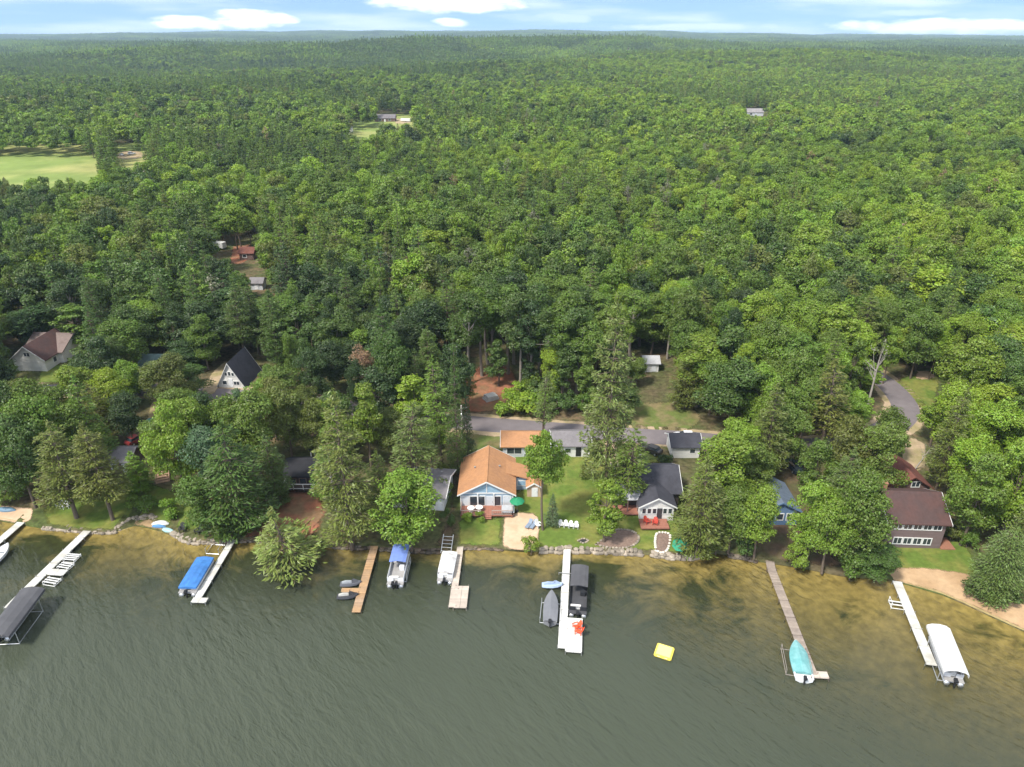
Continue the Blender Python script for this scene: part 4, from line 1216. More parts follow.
def build_far():
    pv = np.concatenate(protoV); pp = np.array(pts_pos)
    V = np.concatenate([pv, pp]).astype(np.float32); F = np.concatenate(protoF)
    me = quad_mesh('far_forest', pv, F, [LEAF, NEEDLE, BARK], np.concatenate(protoMi))
    assert len(me.vertices) == len(pv) and len(me.polygons) == len(F)
    me.vertices.add(len(pp))
    me.vertices.foreach_set('co', V.ravel())
    n0 = len(pv)
    def fa(name, typ, dom, arr, key):
        a = me.attributes.new(name, typ, dom); a.data.foreach_set(key, np.ascontiguousarray(arr).ravel())
    fa('pid', 'INT', 'POINT', np.concatenate([np.concatenate(protoPid), pts_pid]).astype(np.int32), 'value')
    fa('rz', 'FLOAT', 'POINT', np.concatenate([np.zeros(n0), pts_rz]).astype(np.float32), 'value')
    fa('sc', 'FLOAT_VECTOR', 'POINT', np.concatenate([np.zeros((n0, 3)), pts_sc]).astype(np.float32), 'vector')
    fa('tint', 'FLOAT_VECTOR', 'POINT', np.concatenate([np.zeros((n0, 3)), pts_tint]).astype(np.float32), 'vector')
    fa('var', 'FLOAT', 'FACE', np.concatenate(protoVar).astype(np.float32), 'value')
    me.update()
    o = bpy.data.objects.new('far_forest', me); COL.objects.link(o)
    ng = bpy.data.node_groups.new('far_forest', 'GeometryNodeTree')
    ng.interface.new_socket('Geometry', in_out='INPUT', socket_type='NodeSocketGeometry')
    ng.interface.new_socket('Geometry', in_out='OUTPUT', socket_type='NodeSocketGeometry')
    N = ng.nodes.new; L = ng.links.new
    gi = N('NodeGroupInput'); go = N('NodeGroupOutput'); jn = N('GeometryNodeJoinGeometry')
    def attr(nm, ty):
        a = N('GeometryNodeInputNamedAttribute'); a.data_type = ty; a.inputs['Name'].default_value = nm; return a.outputs['Attribute']
    pid = attr('pid', 'INT'); rz = attr('rz', 'FLOAT'); sc = attr('sc', 'FLOAT_VECTOR')
    cx = N('ShaderNodeCombineXYZ'); L(rz, cx.inputs[2])
    def sep(k):
        c = N('FunctionNodeCompare'); c.data_type = 'INT'; c.operation = 'EQUAL'; L(pid, c.inputs[2]); c.inputs[3].default_value = k
        s = N('GeometryNodeSeparateGeometry'); s.domain = 'POINT'; L(gi.outputs[0], s.inputs[0]); L(c.outputs[0], s.inputs[1]); return s.outputs[0]
    for k in range(NP):
        a = sep(k); b = sep(1000 + k)
        mp = N('GeometryNodeMeshToPoints'); L(b, mp.inputs[0])
        ip = N('GeometryNodeInstanceOnPoints'); L(mp.outputs[0], ip.inputs['Points']); L(a, ip.inputs['Instance']); L(cx.outputs[0], ip.inputs['Rotation']); L(sc, ip.inputs['Scale'])
        L(ip.outputs[0], jn.inputs[0])
    L(jn.outputs[0], go.inputs[0])
    md = o.modifiers.new('wood', 'NODES'); md.node_group = ng
    return tag(o, 'far woodland stretching to the horizon', None, None, 'stuff')


build_far()
# ================================================================== buildings
def roofmat(nm, c, second=None):
    return mat(nm, c, .9, .16, 2.2, bump=.3, bscale=9, spec=.15, second=second or tuple(v * .72 for v in c), second_scale=.5, second_amt=.6)


ROOF_ORANGE = roofmat('orange_shingle', (.40, .205, .10), (.33, .175, .095))
ROOF_DARK = roofmat('charcoal_shingle', (.060, .060, .072))
ROOF_BLACK = roofmat('black_shingle', (.028, .028, .032))
ROOF_BROWN = roofmat('brown_shingle', (.095, .054, .048), (.07, .05, .048))
ROOF_RED = roofmat('redbrown_shingle', (.165, .068, .052))
ROOF_GREY = roofmat('grey_shingle', (.20, .185, .19), (.15, .14, .145))
ROOF_PALE = roofmat('pale_roofing', (.40, .40, .41), (.33, .33, .34))
ROOF_TEAL = roofmat('green_metal_roof', (.13, .19, .18))
SID_WHITE = mat('white_siding', (.68, .67, .64), .7, .06, 2, bands=('Z', .2, .03))
SID_BLUE = mat('blue_siding', (.30, .38, .46), .7, .08, 2, bands=('Z', .2, .03))
SID_DBLUE = mat('slate_blue_siding', (.12, .20, .32), .7, .1, 2, bands=('Z', .2, .04))
SID_GREY = mat('grey_siding', (.55, .57, .60), .7, .06, 2, bands=('Z', .2, .03))
SID_BROWN = mat('brown_siding', (.16, .10, .085), .8, .12, 2, bands=('Z', .2, .06))
SID_TAUPE = mat('taupe_siding', (.17, .125, .12), .8, .1, 2, bands=('Z', .2, .05))
SID_DARK = mat('dark_log_siding', (.055, .042, .035), .8, .15, 2, bands=('Z', .25, .08))
SID_TAN = mat('tan_boards', (.46, .33, .22), .8, .12, 2, bands=('X', .25, .06))
BRICK = mat('chimney_brick', (.30, .14, .09), .9, .2, 5, bump=.3)
DECK_RED = mat('red_deck_boards', (.30, .13, .09), .8, .18, 2, bands=('X', .2, .08))
DECK_TAN = mat('tan_deck_boards', (.42, .27, .18), .8, .16, 2, bands=('X', .2, .08))
CURTAIN = mat('pale_curtain', (.55, .58, .6), .5, .1, 2)
DOORW = mat('door_paint', (.70, .71, .72), .5, .05, 2)


def side_frame(side, w, l):
    return {'front': ((0, -l / 2), 0.0), 'back': ((0, l / 2), math.pi), 'left': ((-w / 2, 0), -math.pi / 2), 'right': ((w / 2, 0), math.pi / 2)}[side]


def on_wall(side, w, l, u, out):
    (ox, oy), a = side_frame(side, w, l)
    ux, uy = math.cos(a), math.sin(a); nx_, ny_ = math.sin(a), -math.cos(a)
    return ox + ux * u + nx_ * out, oy + uy * u + ny_ * out, a


def window(par, w, l, side, u, z, ww, wh, frame=None, pane=None, bar=False):
    frame = frame or WHITE; pane = pane or GLASS
    f = MB(); t_ = .13
    def bx(du, dz, sx, sz, out=.03, dep=.1):
        x, y, a = on_wall(side, w, l, u + du, out); f.box((x, y, z + dz), (sx, dep, sz), a)
    bx(0, wh / 2 + t_ / 2, ww + 2 * t_, t_); bx(0, -wh / 2 - t_ / 2, ww + 2 * t_, t_)
    bx(-ww / 2 - t_ / 2, 0, t_, wh); bx(ww / 2 + t_ / 2, 0, t_, wh)
    if bar: bx(0, 0, .07, wh, .035)
    fo = f.build('window', frame, par)
    p = MB(); x, y, a = on_wall(side, w, l, u, .012); p.box((x, y, z), (ww - .006, .045, wh - .006), a)
    p.build('pane', pane, fo)


def door(par, w, l, side, u, ww=1.0, wh=2.1, m=None, z0=.15):
    d = MB(); x, y, a = on_wall(side, w, l, u, .03); d.box((x, y, z0 + wh / 2), (ww, .09, wh), a)
    o = d.build('door', m or DOORW, par)
    h = MB(); x, y, a = on_wall(side, w, l, u + ww * .38, .1); h.box((x, y, z0 + 1.0), (.1, .07, .1), a); h.build('handle', STEEL_GREY, o)


def gable_poly(w, h, rise):
    return [(-w / 2, 0), (w / 2, 0), (w / 2, h), (0, h + rise), (-w / 2, h)]


def roof_poly(w, h, rise, over, th=.16, lift=.012):
    s = rise / (w / 2); e = w / 2 + over
    return [(-e, h - s * over + lift), (0, h + rise + lift), (e, h - s * over + lift), (e, h - s * over + th + lift), (0, h + rise + th * 1.08 + lift), (-e, h - s * over + th + lift)]


def gable_body(root, w, l, h, rise, wallm, roofm, over=.45, trim=None, cy=0.0, cx=0.0, zb=-.6, gable_over=None):
    go = over if gable_over is None else gable_over
    b = MB()
    pg = [(x + cx, z if z > 0 else zb) for x, z in gable_poly(w, h, rise)]
    b.extrude_y(pg, cy - l / 2, cy + l / 2); b.build('wall', wallm, root)
    rp = MB(); rp.extrude_y([(x + cx, z) for x, z in reversed(roof_poly(w, h, rise, over))], cy - l / 2 - go, cy + l / 2 + go)
    ro = rp.build('roof', roofm, root)
    if trim:
        s = rise / (w / 2); e = w / 2 + over
        for y0 in (cy - l / 2 - go - .07, cy + l / 2 + go - .002):
            f = MB(); th = .24
            for sg in (-1, 1):
                z0 = h - s * over; z1 = h + rise
                a = [(sg * e + cx, z0 - .06), (cx, z1 - .06), (cx, z1 + th - .06), (sg * e + cx, z0 + th - .06)]
                f.extrude_y(a if sg < 0 else list(reversed(a)), y0, y0 + .072)
            f.build('fascia', trim, root)
    return ro


def chimney(ro, x, y, z0, z1, s=.6, m=None):
    c = MB(); c.box((x, y, (z0 + z1) / 2), (s, s, z1 - z0)); c.box((x, y, z1 + .05), (s + .14, s + .14, .1)); c.build('chimney', m or BRICK, ro)


def vent(ro, x, y, z):
    c = MB(); c.lathe([(.11, -.2), (.11, .35), (.17, .36), (.17, .46), (.02, .5)], 8, (x, y, z)); c.build('vent', STEEL_GREY, ro)


def house_at(px, py, rz, l_off, name, label, cat='house', group=None):
    """root at the middle of a building whose camera-side wall foot is seen at px,py; l_off = half its depth"""
    p = at(px, py)
    c = Vector((p.x - math.sin(0) * 0, p.y + l_off))
    return thing(name, label, cat, (c.x, c.y, max(float(g(c.x, c.y)), p.z)), rz, group)


def railing(par, pts, z0, hgt=.95, m=WHITE, balusters=True, name='railing'):
    f = MB()
    for a, b in zip(pts, pts[1:]):
        a = Vector(a); b = Vector(b); d = b - a; L = d.length; ang = math.atan2(d.y, d.x); c = (a + b) / 2
        f.box((c.x, c.y, z0 + hgt), (L + .08, .1, .09), ang); f.box((c.x, c.y, z0 + .14), (L - .09, .06, .07), ang)
        n = max(1, round(L / 1.6))
        for k in range(n + 1):
            q = a + d * (k / n); f.box((q.x, q.y, z0 + hgt / 2 - .03), (.11, .11, hgt - .04), ang)
        if balusters:
            nb = int(L / .28)
            for k in range(1, nb):
                q = a + d * (k / nb); f.box((q.x, q.y, z0 + hgt * .55), (.035, .035, hgt * .72), ang)
    return f.build(name, m, par)


def deck_part(par, x0, x1, y0, y1, z, m, th=.18, name='deck', legs=True):
    d = MB(); d.box(((x0 + x1) / 2, (y0 + y1) / 2, z - th / 2), (x1 - x0, y1 - y0, th))
    if legs:
        for x in (x0 + .15, x1 - .15):
            for y in (y0 + .15, y1 - .15): d.box((x, y, (z - th) / 2 - .4), (.14, .14, z - th + .8))
    return d.build(name, m, par)


# --- orange-roofed cottage -------------------------------------------------
hE = house_at(487, 508, 0, 5.1, 'cottage', 'blue cottage with orange shingle roof and glazed gable facing its deck', 'house')
w, l, h, rise = 8.6, 10.2, 2.75, 2.35
ro = gable_body(hE, w, l, h, rise, SID_BLUE, ROOF_ORANGE, .45, WHITE)
vent(ro, -2.1, .2, h + rise * .52); vent(ro, 2.0, .5, h + rise * .54)
rc = MB(); rc.box((0, 0, h + rise + .2), (.28, l + .86, .06)); rc.build('ridge_cap', ROOF_ORANGE, ro)
for u, ww, pn in [(-3.5, .9, CURTAIN), (-2.15, 1.15, GLASS), (-.85, 1.0, GLASS), (1.75, .95, GLASS), (3.3, 1.1, CURTAIN)]:
    window(hE, w, l, 'front', u, 1.3, ww, 1.75, pane=pn)
door(hE, w, l, 'front', .45, 1.15, 2.05, CURTAIN)
for sg in (-1, 1):      # glazed gable: a pane each side of the middle post
    tr_ = [(sg * .12, h + .22), (sg * 2.5, h + .22), (sg * .12, h + 1.72)]
    f = MB(); f.extrude_y(tr_ if sg > 0 else list(reversed(tr_)), -l / 2 - .03, -l / 2 + .02)
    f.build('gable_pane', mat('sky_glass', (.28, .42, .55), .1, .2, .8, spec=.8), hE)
f = MB(); f.box((0, -l / 2 - .05, h + .06), (w - .4, .1, .14)); f.box((0, -l / 2 - .05, h + 1.05), (.14, .1, 1.84)); f.build('gable_trim', WHITE, hE)
for x in (-4.2, -1.45, 1.15, 4.2):
    f = MB(); f.box((x, -l / 2 - .16, h / 2), (.16, .16, h)); f.build('porch_post', WHITE, hE)
# east wing with its own low roof
wg = MB(); wg.box((w / 2 + 1.3, 1.5, .9), (2.596, 3.2, 2.9)); wg.build('wing', SID_BLUE, hE)
wr = MB(); wr.extrude_y([(w / 2 - 1.2, h + .3 + .36), (w / 2 + 3.0, h - .55), (w / 2 + 3.0, h - .38), (w / 2 - 1.2, h + .3 + .54)][::1], -.5, 3.5); wr.build('wing_roof', ROOF_ORANGE, hE)
f = MB(); f.box((w / 2 + 1.4, -.13, 1.35), (1.5, .06, 1.1)); wv = f.build('window', WHITE, hE)
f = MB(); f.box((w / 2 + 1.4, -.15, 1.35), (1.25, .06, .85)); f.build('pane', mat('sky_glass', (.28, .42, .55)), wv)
dk = deck_part(hE, -4.2, 4.2, -l / 2 - 2.7, -l / 2 - .004, .42, DECK_RED)
railing(dk, [(-4.1, -l / 2 - .3), (-4.1, -l / 2 - 2.6), (-.9, -l / 2 - 2.6)], .42, .85, mat('weathered_rail', (.36, .28, .24)), True)
railing(dk, [(.9, -l / 2 - 2.6), (4.1, -l / 2 - 2.6), (4.1, -l / 2 - 1.2)], .42, .85, mat('weathered_rail', (.36, .28, .24)), True)
st = MB()
for k in range(2): st.box((0, -l / 2 - 2.85 - .28 * k, .27 - .14 * k), (1.6, .3, .06))
st.build('step', DECK_RED, dk)
oE = hE.location


def on_E(x, y, z=0): return (oE.x + x, oE.y + y, oE.z + z)


def round_table(loc, label, m, group=None, r=.62):
    t_ = thing('patio_table', label, 'table', loc, 0, group)
    a = MB(); a.lathe([(r, .70), (r, .74), (.02, .745)], 20); a.build('table_top', m, t_)
    a = MB(); a.lathe([(.3, 0), (.28, .04), (.05, .06), (.05, .699)], 10); a.build('pedestal', m, t_)


round_table(on_E(-2.5, -l / 2 - 1.7, .42), 'round white patio table at the west end of the cottage deck', WHITE)
round_table(on_E(-1.2, -l / 2 - 1.5, .42), 'round white patio table near the steps of the cottage deck', WHITE)


def chair(loc, rz, label, m, name='adirondack_chair', group=None, s=1.0, cat='chair'):
    c = thing(name, label, cat, loc, rz, group); c.scale = (s, s, s)
    a = MB(); a.add([(-.3, -.3, .40), (.3, -.3, .40), (.28, .3, .26), (-.28, .3, .26), (-.3, -.3, .36), (.3, -.3, .36), (.28, .3, .22), (-.28, .3, .22)],
                    [(0, 1, 2, 3), (7, 6, 5, 4), (0, 4, 5, 1), (1, 5, 6, 2), (2, 6, 7, 3), (3, 7, 4, 0)]); a.build('seat', m, c)
    a = MB()
    for k in range(5):
        x = (k - 2) * .125; hh = 1.02 - .035 * (k - 2) ** 2
        a.add([(x - .055, .28, .26), (x + .055, .28, .26), (x + .06, .28 + hh * .35, hh), (x - .06, .28 + hh * .35, hh), (x - .055, .31, .26), (x + .055, .31, .26), (x + .06, .31 + hh * .35, hh), (x - .06, .31 + hh * .35, hh)],
              [(0, 1, 2, 3), (7, 6, 5, 4), (0, 4, 5, 1), (1, 5, 6, 2), (2, 6, 7, 3), (3, 7, 4, 0)])
    a.build('backrest', m, c)
    for sg in (-1, 1):
        a = MB(); a.box((sg * .38, -.02, .58), (.15, .78, .035)); a.build('armrest', m, c)
        a = MB(); a.box((sg * .34, -.32, .285), (.06, .1, .57)); a.build('leg', m, c)
        a = MB(); a.box((sg * .34, .34, .285), (.06, .1, .57)); a.build('leg', m, c)
    return c


# --- garages behind ---------------------------------------------------------
def cross_house(px, py, wx, dep, h, rise, wallm, roofm, name, label, rz=0.0, over=.4, trim=None, cat='house', group=None):
    """ridge runs across the view: local x toward the camera's far side, camera-side wall is 'left'"""
    p = at(px, py)
    dirv = Vector((math.cos(rz), math.sin(rz))); back = Vector((-dirv.y, dirv.x))
    c = Vector((p.x, p.y)) + back * dep / 2
    r_ = thing(name, label, cat, (c.x, c.y, float(g(c.x, c.y))), rz + math.pi / 2, group)
    ro_ = gable_body(r_, dep, wx, h, rise, wallm, roofm, over, trim)
    return r_, ro_


gF, ro = cross_house(522, 457, 7.0, 5.2, 2.3, 1.3, SID_GREY, ROOF_ORANGE, 'garage', 'small garage with orange roof between the cottage and the road', cat='garage', trim=WHITE)
window(gF, 5.2, 7.0, 'left', -1.4, 1.25, 2.6, 1.2, bar=True); door(gF, 5.2, 7.0, 'left', 1.7)
gG, ro = cross_house(571, 457, 6.6, 5.4, 2.4, 1.25, SID_WHITE, ROOF_GREY, 'garage', 'white garage with grey roof behind the lawn tree', cat='garage', trim=WHITE)
door(gG, 5.4, 6.6, 'left', 1.3, .95, 2.0, BLACK); window(gG, 5.4, 6.6, 'left', -.6, 1.3, 1.0, .9)
gJ, ro = cross_house(685, 458, 5.0, 4.6, 2.4, 1.2, SID_WHITE, ROOF_DARK, 'garage', 'white garage with dark roof by the road, near the clipped hedge', cat='garage', trim=WHITE)
window(gJ, 4.6, 5.0, 'left', 1.2, 1.4, .9, .8)
# --- little shed ------------------------------------------------------------
p = at(534, 497); sh = thing('shed', 'small shed with orange roof and white door beside the sand patio', 'shed', (p.x, p.y + 1.1, p.z))
gable_body(sh, 2.3, 2.2, 2.0, .75, SID_TAN, ROOF_ORANGE, .22, WHITE); door(sh, 2.3, 2.2, 'front', .1, 1.0, 1.75, WHITE, .1); window(sh, 2.3, 2.2, 'front', .1, 1.25, .5, .6, pane=mat('blue_glass', (.12, .22, .5), .2))

# --- dark-roofed house with white gable ---------------------------------------
hI, ro = cross_house(648, 507, 9.6, 8.2, 2.9, 2.3, SID_DARK, ROOF_DARK, 'house', 'dark-roofed lake house with white windowed gable and side porch', trim=WHITE, over=.5)
chimney(ro, 1.4, 1.0, 4.2, 6.2, .6, CONCRETE)
# projecting gable room: world -y is local -x after the quarter turn, so build it in a turned child frame
q = at(656, 521)
loc = hI.matrix_basis.inverted() @ Vector((q.x, q.y, hI.location.z))


def turned(root, name, mb, m, parent=None):
    """mesh written in world-aligned axes around the root, stored in the root's frame"""
    M = Matrix.Rotation(-root.rotation_euler.z, 4, 'Z')
    mb.v = [tuple(M @ Vector(v)) for v in mb.v]
    return mb.build(name, m, parent or root)


ox, oy = q.x - hI.location.x, q.y - hI.location.y
gw, gl, gh, grise = 5.3, 5.6, 2.7, 1.5
cyy = oy + gl / 2
b = MB(); b.extrude_y([(x + ox, z if z > 0 else -1.0) for x, z in gable_poly(gw, gh, grise)], cyy - gl / 2, cyy + gl / 2); turned(hI, 'gable_room', b, SID_WHITE)
b = MB(); b.extrude_y([(x + ox, z) for x, z in reversed(roof_poly(gw, gh, grise, .4))], cyy - gl / 2 - .35, cyy + gl / 2); turned(hI, 'roof', b, ROOF_DARK)
for k in range(6):
    u = -2.05 + k * .82
    if k == 3:
        b = MB(); b.box((ox + u, oy - .03, 1.2), (.8, .08, 2.1)); d_ = turned(hI, 'door', b, GLASS); b = MB(); b.box((ox + u + .3, oy - .09, 1.2), (.08, .06, .1)); turned(hI, 'handle', b, STEEL_GREY, d_); continue
    b = MB()
    for (dx, dz, sx_, sz_) in [(0, .52, .74, .1), (0, -.52, .74, .1), (-.32, 0, .1, .94), (.32, 0, .1, .94)]: b.box((ox + u + dx, oy - .03, 1.75 + dz), (sx_, .1, sz_))
    w_ = turned(hI, 'window', b, WHITE); b = MB(); b.box((ox + u, oy - .012, 1.75), (.54, .05, .94)); turned(hI, 'pane', b, GLASS, w_)
b = MB(); e = gw / 2 + .4; s = grise / (gw / 2)
for sg in (-1, 1):
    a = [(ox + sg * e, gh - s * .4 - .06), (ox, gh + grise - .06), (ox, gh + grise + .18), (ox + sg * e, gh - s * .4 + .18)]
    b.extrude_y(a if sg < 0 else list(reversed(a)), oy - .43, oy - .355)
turned(hI, 'fascia', b, WHITE)
# pale low roof over the side porch, posts and porch floor
px0, py0 = ox - gw / 2 - 3.6, oy + 1.6
b = MB(); b.add([(px0, py0, 2.75), (ox - gw / 2 - .05 + .6, py0, 2.75), (ox - gw / 2 + .6, py0 + 3.4, 3.75), (px0, py0 + 3.4, 3.75), (px0, py0, 2.60), (ox - gw / 2 - .05 + .6, py0, 2.60), (ox - gw / 2 + .6, py0 + 3.4, 3.6), (px0, py0 + 3.4, 3.6)],
              [(0, 1, 2, 3), (7, 6, 5, 4), (0, 4, 5, 1), (1, 5, 6, 2), (2, 6, 7, 3), (3, 7, 4, 0)]); turned(hI, 'porch_roof', b, ROOF_PALE)
for k in range(3):
    b = MB(); b.box((px0 + .25 + k * 1.65, py0 + .2, 1.28), (.16, .16, 2.64)); turned(hI, 'porch_post', b, SID_BROWN)
b = MB(); b.box((px0 + 1.9, py0 + .7, .25), (4.2, 2.4, .2)); turned(hI, 'porch_floor', b, DECK_RED)
b = MB(); b.box((ox - .6, oy - 1.3, .22), (4.4, 2.4, .2)); turned(hI, 'deck', b, DECK_RED)
def on_I(x, y, z): return (hI.location.x + x, hI.location.y + y, hI.location.z + z)
chair(on_I(ox - 1.7, oy - 1.2, .32), .5, 'red garden chair beside the white gable wall, nearer the porch', mat('red_paint', (.45, .06, .04), .5), 'garden_chair')
chair(on_I(ox - .5, oy - 1.5, .32), -.3, 'red garden chair beside the door of the white gable', mat('red_paint', (.45, .06, .04)), 'garden_chair')

# --- brown-roofed two-storey house ---------------------------------------------
rzL = -.06
hL, ro = cross_house(911, 548, 8.2, 8.6, 4.7, 2.3, SID_TAUPE, ROOF_BROWN, 'house', 'two-storey house with brown roof and two rows of white windows', rz=rzL, trim=WHITE, over=.5)
for z in (1.2, 3.9):
    for k in range(5 if z > 2 else 4):
        window(hL, 8.6, 8.2, 'left', -3.1 + k * 1.42 + (.8 if z < 2 else .3), z, 1.1, 1.05, bar=True)
door(hL, 8.6, 8.2, 'right', 0)
b = MB(); b.box((-3.2, -8.2 / 2 - 1.1, .1), (2.8, 2.1, .2)); b.build('patio', BRICK, hL)
chimney(ro, .8, 3.6, 5.5, 8.0, .7)
gL = house_at(907, 501, .0, 3.2, 'garage', 'red-brown roofed outbuilding just behind the two-storey house', 'garage')
gable_body(gL, 6.2, 6.4, 2.7, 2.0, SID_BROWN, ROOF_RED, .5); window(gL, 6.2, 6.4, 'front', .6, 3.2, 1.2, .9, bar=True); window(gL, 6.2, 6.4, 'front', -1.4, 1.4, 1.0, 1.0); door(gL, 6.2, 6.4, 'front', 1.6, 1, 2, SID_BROWN)

# --- dark cabin ---------------------------------------------------------------
hC, ro = cross_house(307, 489, 6.8, 5.6, 2.5, 1.5, SID_DARK, ROOF_BLACK, 'cabin', 'black-roofed cabin with white porch railing above the red dirt yard', 'cabin', over=.4) if False else cross_house(307, 488, 6.8, 5.6, 2.5, 1.5, SID_DARK, ROOF_BLACK, 'cabin', 'black-roofed cabin with white porch railing above the red dirt yard', cat='cabin', over=.4)
for k in range(3): window(hC, 5.6, 6.8, 'left', -2.2 + 1.7 * k, 1.35, 1.0, 1.0, frame=SID_BROWN)
door(hC, 5.6, 6.8, 'left', 2.6, .9, 2.0, SID_BROWN)
dk = deck_part(hC, -2.8 - 1.9, -2.804, -3.4, 3.4, .9, SID_DARK)
railing(dk, [(-2.9, 3.3), (-4.6, 3.3), (-4.6, -3.3), (-2.9, -3.3)], .9, 1.0, WHITE, False)
b = MB()
for (x, y, hh) in [(3.6, .6, 3.4), (5.6, .6, 3.4), (3.6, -2.4, 3.4), (5.6, -2.4, 3.4)]: b.box((x, y, hh / 2), (.16, .16, hh))
b.box((3.6, -.9, 3.46), (.16, 3.2, .12)); b.box((5.6, -.9, 3.46), (.16, 3.2, .12)); b.build('porch_frame', WHITE, hC)
b = MB(); b.box((4.6, -.9, 3.6), (2.6, 3.6, .12)); b.build('porch_roof', ROOF_BLACK, hC)

# --- grey-roofed house ---------------------------------------------------------
hD, ro = cross_house(418, 509, 8.6, 7.6, 2.7, 1.3, SID_WHITE, ROOF_GREY, 'house', 'grey-roofed house with white eaves beside the dirt path', rz=-.12, trim=WHITE, over=.5)
for k in range(3): window(hD, 7.6, 8.6, 'left', -2.6 + k * 2.5, 1.4, 1.2, 1.1)
door(hD, 7.6, 8.6, 'left', 3.7, .9); vent(ro, 1.5, -3.0, 3.5); vent(ro, 1.7, -1.2, 3.5)

# --- white house with brown roof -------------------------------------------------
a0 = Vector(at0(23, 346, 7)); a1 = Vector(at0(53, 330, 7)); dv = a1 - a0
rzA = math.atan2(dv.y, dv.x) - math.pi / 2
rzA = -.06
p = at(32, 371); fw = Vector((-math.sin(rzA), math.cos(rzA)))
c = p.to_2d() + fw * 5.2
hA = thing('house', 'white gabled house with dark brown roof among the trees', 'house', (c.x, c.y, float(g(c.x, c.y))), rzA)
ro = gable_body(hA, 7.4, 10.4, 2.9, 3.0, SID_WHITE, ROOF_BROWN, .5, WHITE)
window(hA, 7.4, 10.4, 'front', 0, 3.9, 1.3, .9, bar=True)
f = MB(); x, y, a = on_wall('front', 7.4, 10.4, .3, .03); f.box((x, y, 1.1), (4.6, .08, 2.1), a); f.build('garage_door', mat('garage_door', (.66, .65, .62), .6, .04, 2, bands=('Z', .5, .04)), hA)
window(hA, 7.4, 10.4, 'right', -2, 1.5, 1.0, 1.1); door(hA, 7.4, 10.4, 'right', 1.5)
b = MB(); b.extrude_y([(-5, 0), (5, 0), (5, 2.8), (0, 5.2), (-5, 2.8)], 0, 9.0); M = Matrix.Translation((-2.2, 4.4, 0)) @ Matrix.Rotation(-math.pi / 2, 4, 'Z') @ Matrix.Translation((0, -2, 0))
b.v = [tuple(M @ Vector(v)) for v in b.v]; b.build('wing', SID_WHITE, hA)
b = MB(); b.extrude_y(list(reversed(roof_poly(10, 2.8, 2.4, .45))), -.4, 9.4); b.v = [tuple(M @ Vector(v)) for v in b.v]; b.build('wing_roof', roofmat('taupe_shingle', (.19, .145, .13)), hA)
# --- white A-frame -----------------------------------------------------------------
rzB = -.08
p = at(232, 388); fw = Vector((-math.sin(rzB), math.cos(rzB))); c = p.to_2d() + fw * 4.2
hB = thing('a_frame_house', 'white A-frame house with steep charcoal roof', 'house', (c.x, c.y, float(g(c.x, c.y))), rzB)
ro = gable_body(hB, 5.8, 8.4, .5, 5.2, SID_WHITE, ROOF_DARK, .3, WHITE)
for u in (-.75, 0, .75): window(hB, 5.8, 8.4, 'front', u, 3.15 + (.12 if u == 0 else 0), .5, .9 if u == 0 else .7)
window(hB, 5.8, 8.4, 'front', -1.35, 1.15, .9, .9); window(hB, 5.8, 8.4, 'front', 1.25, 1.1, 1.2, .8, bar=True); door(hB, 5.8, 8.4, 'front', 0, .9, 1.95)
# --- small blue house ----------------------------------------------------------------
hK = house_at(778, 525, 0, 3.5, 'house', 'small slate-blue house with white-framed window half hidden by shoreline trees', 'house')
gable_body(hK, 5.6, 7.0, 2.8, 1.5, SID_DBLUE, roofmat('blue_grey_shingle', (.12, .15, .19)), .4, SID_DBLUE)
for u in (-1.6, 0.0, 1.6): window(hK, 5.6, 7.0, 'front', u, 1.5, 1.0, 1.1)
door(hK, 5.6, 7.0, 'right', 0)
# --- half-hidden and far ones -----------------------------------------------------------
hM, ro = cross_house(154, 377, 5.6, 5.0, 2.5, 1.8, SID_TAN, ROOF_TEAL, 'cabin', 'small cabin with green metal roof showing between treetops', cat='cabin'); window(hM, 5.0, 5.6, 'left', 0, 1.4, 1.0, 1.0); door(hM, 5, 5.6, 'left', 1.8)
hN, ro = cross_house(117, 474, 5.4, 5.0, 2.5, 1.2, SID_BROWN, ROOF_GREY, 'cabin', 'grey-roofed cabin under the olive pines west of the cove', cat='cabin'); window(hN, 5.0, 5.4, 'left', 0, 1.4, 1.0, 1.0); door(hN, 5, 5.4, 'left', 1.8)
hO, ro = cross_house(651, 372, 3.2, 3.6, 2.2, .9, SID_WHITE, ROOF_PALE, 'shed', 'white-roofed shed standing in the woods behind the road', cat='shed'); door(hO, 3.6, 3.2, 'left', .6)
hP, ro = cross_house(247, 260, 4.6, 5.0, 2.4, 1.3, SID_BROWN, ROOF_RED, 'house', 'brown house glimpsed deep in the woods by red earth'); window(hP, 5, 4.6, 'left', -.6, 1.4, 1.2, 1.0); door(hP, 5, 4.6, 'left', 1.4, m=SID_BROWN)
hQ, ro = cross_house(385, 122, 17, 9, 3.0, 2.6, SID_BROWN, roofmat('far_grey_shingle', (.17, .155, .16)), 'farmhouse', 'long grey-roofed farmhouse on a mown clearing far off'); window(hQ, 9, 17, 'left', -4, 1.6, 2, 1.3); window(hQ, 9, 17, 'left', 4, 1.6, 2, 1.3); door(hQ, 9, 17, 'left', 0, 1.2)
hR, ro = cross_house(755, 116, 16, 9, 3.4, 3.0, SID_GREY, roofmat('far_pale_shingle', (.27, .25, .25)), 'farmhouse', 'pale grey roof rising out of the unbroken eastern woods'); window(hR, 9, 16, 'left', -4, 1.8, 2, 1.3); door(hR, 9, 16, 'left', 1, 1.2)
hS, ro = cross_house(157, 156, 9, 8, 3, 2, SID_BROWN, ROOF_BROWN, 'barn', 'brown barn by the trees east of the meadow', cat='barn'); door(hS, 8, 9, 'left', 0, 2.4, 2.4, SID_TAN)
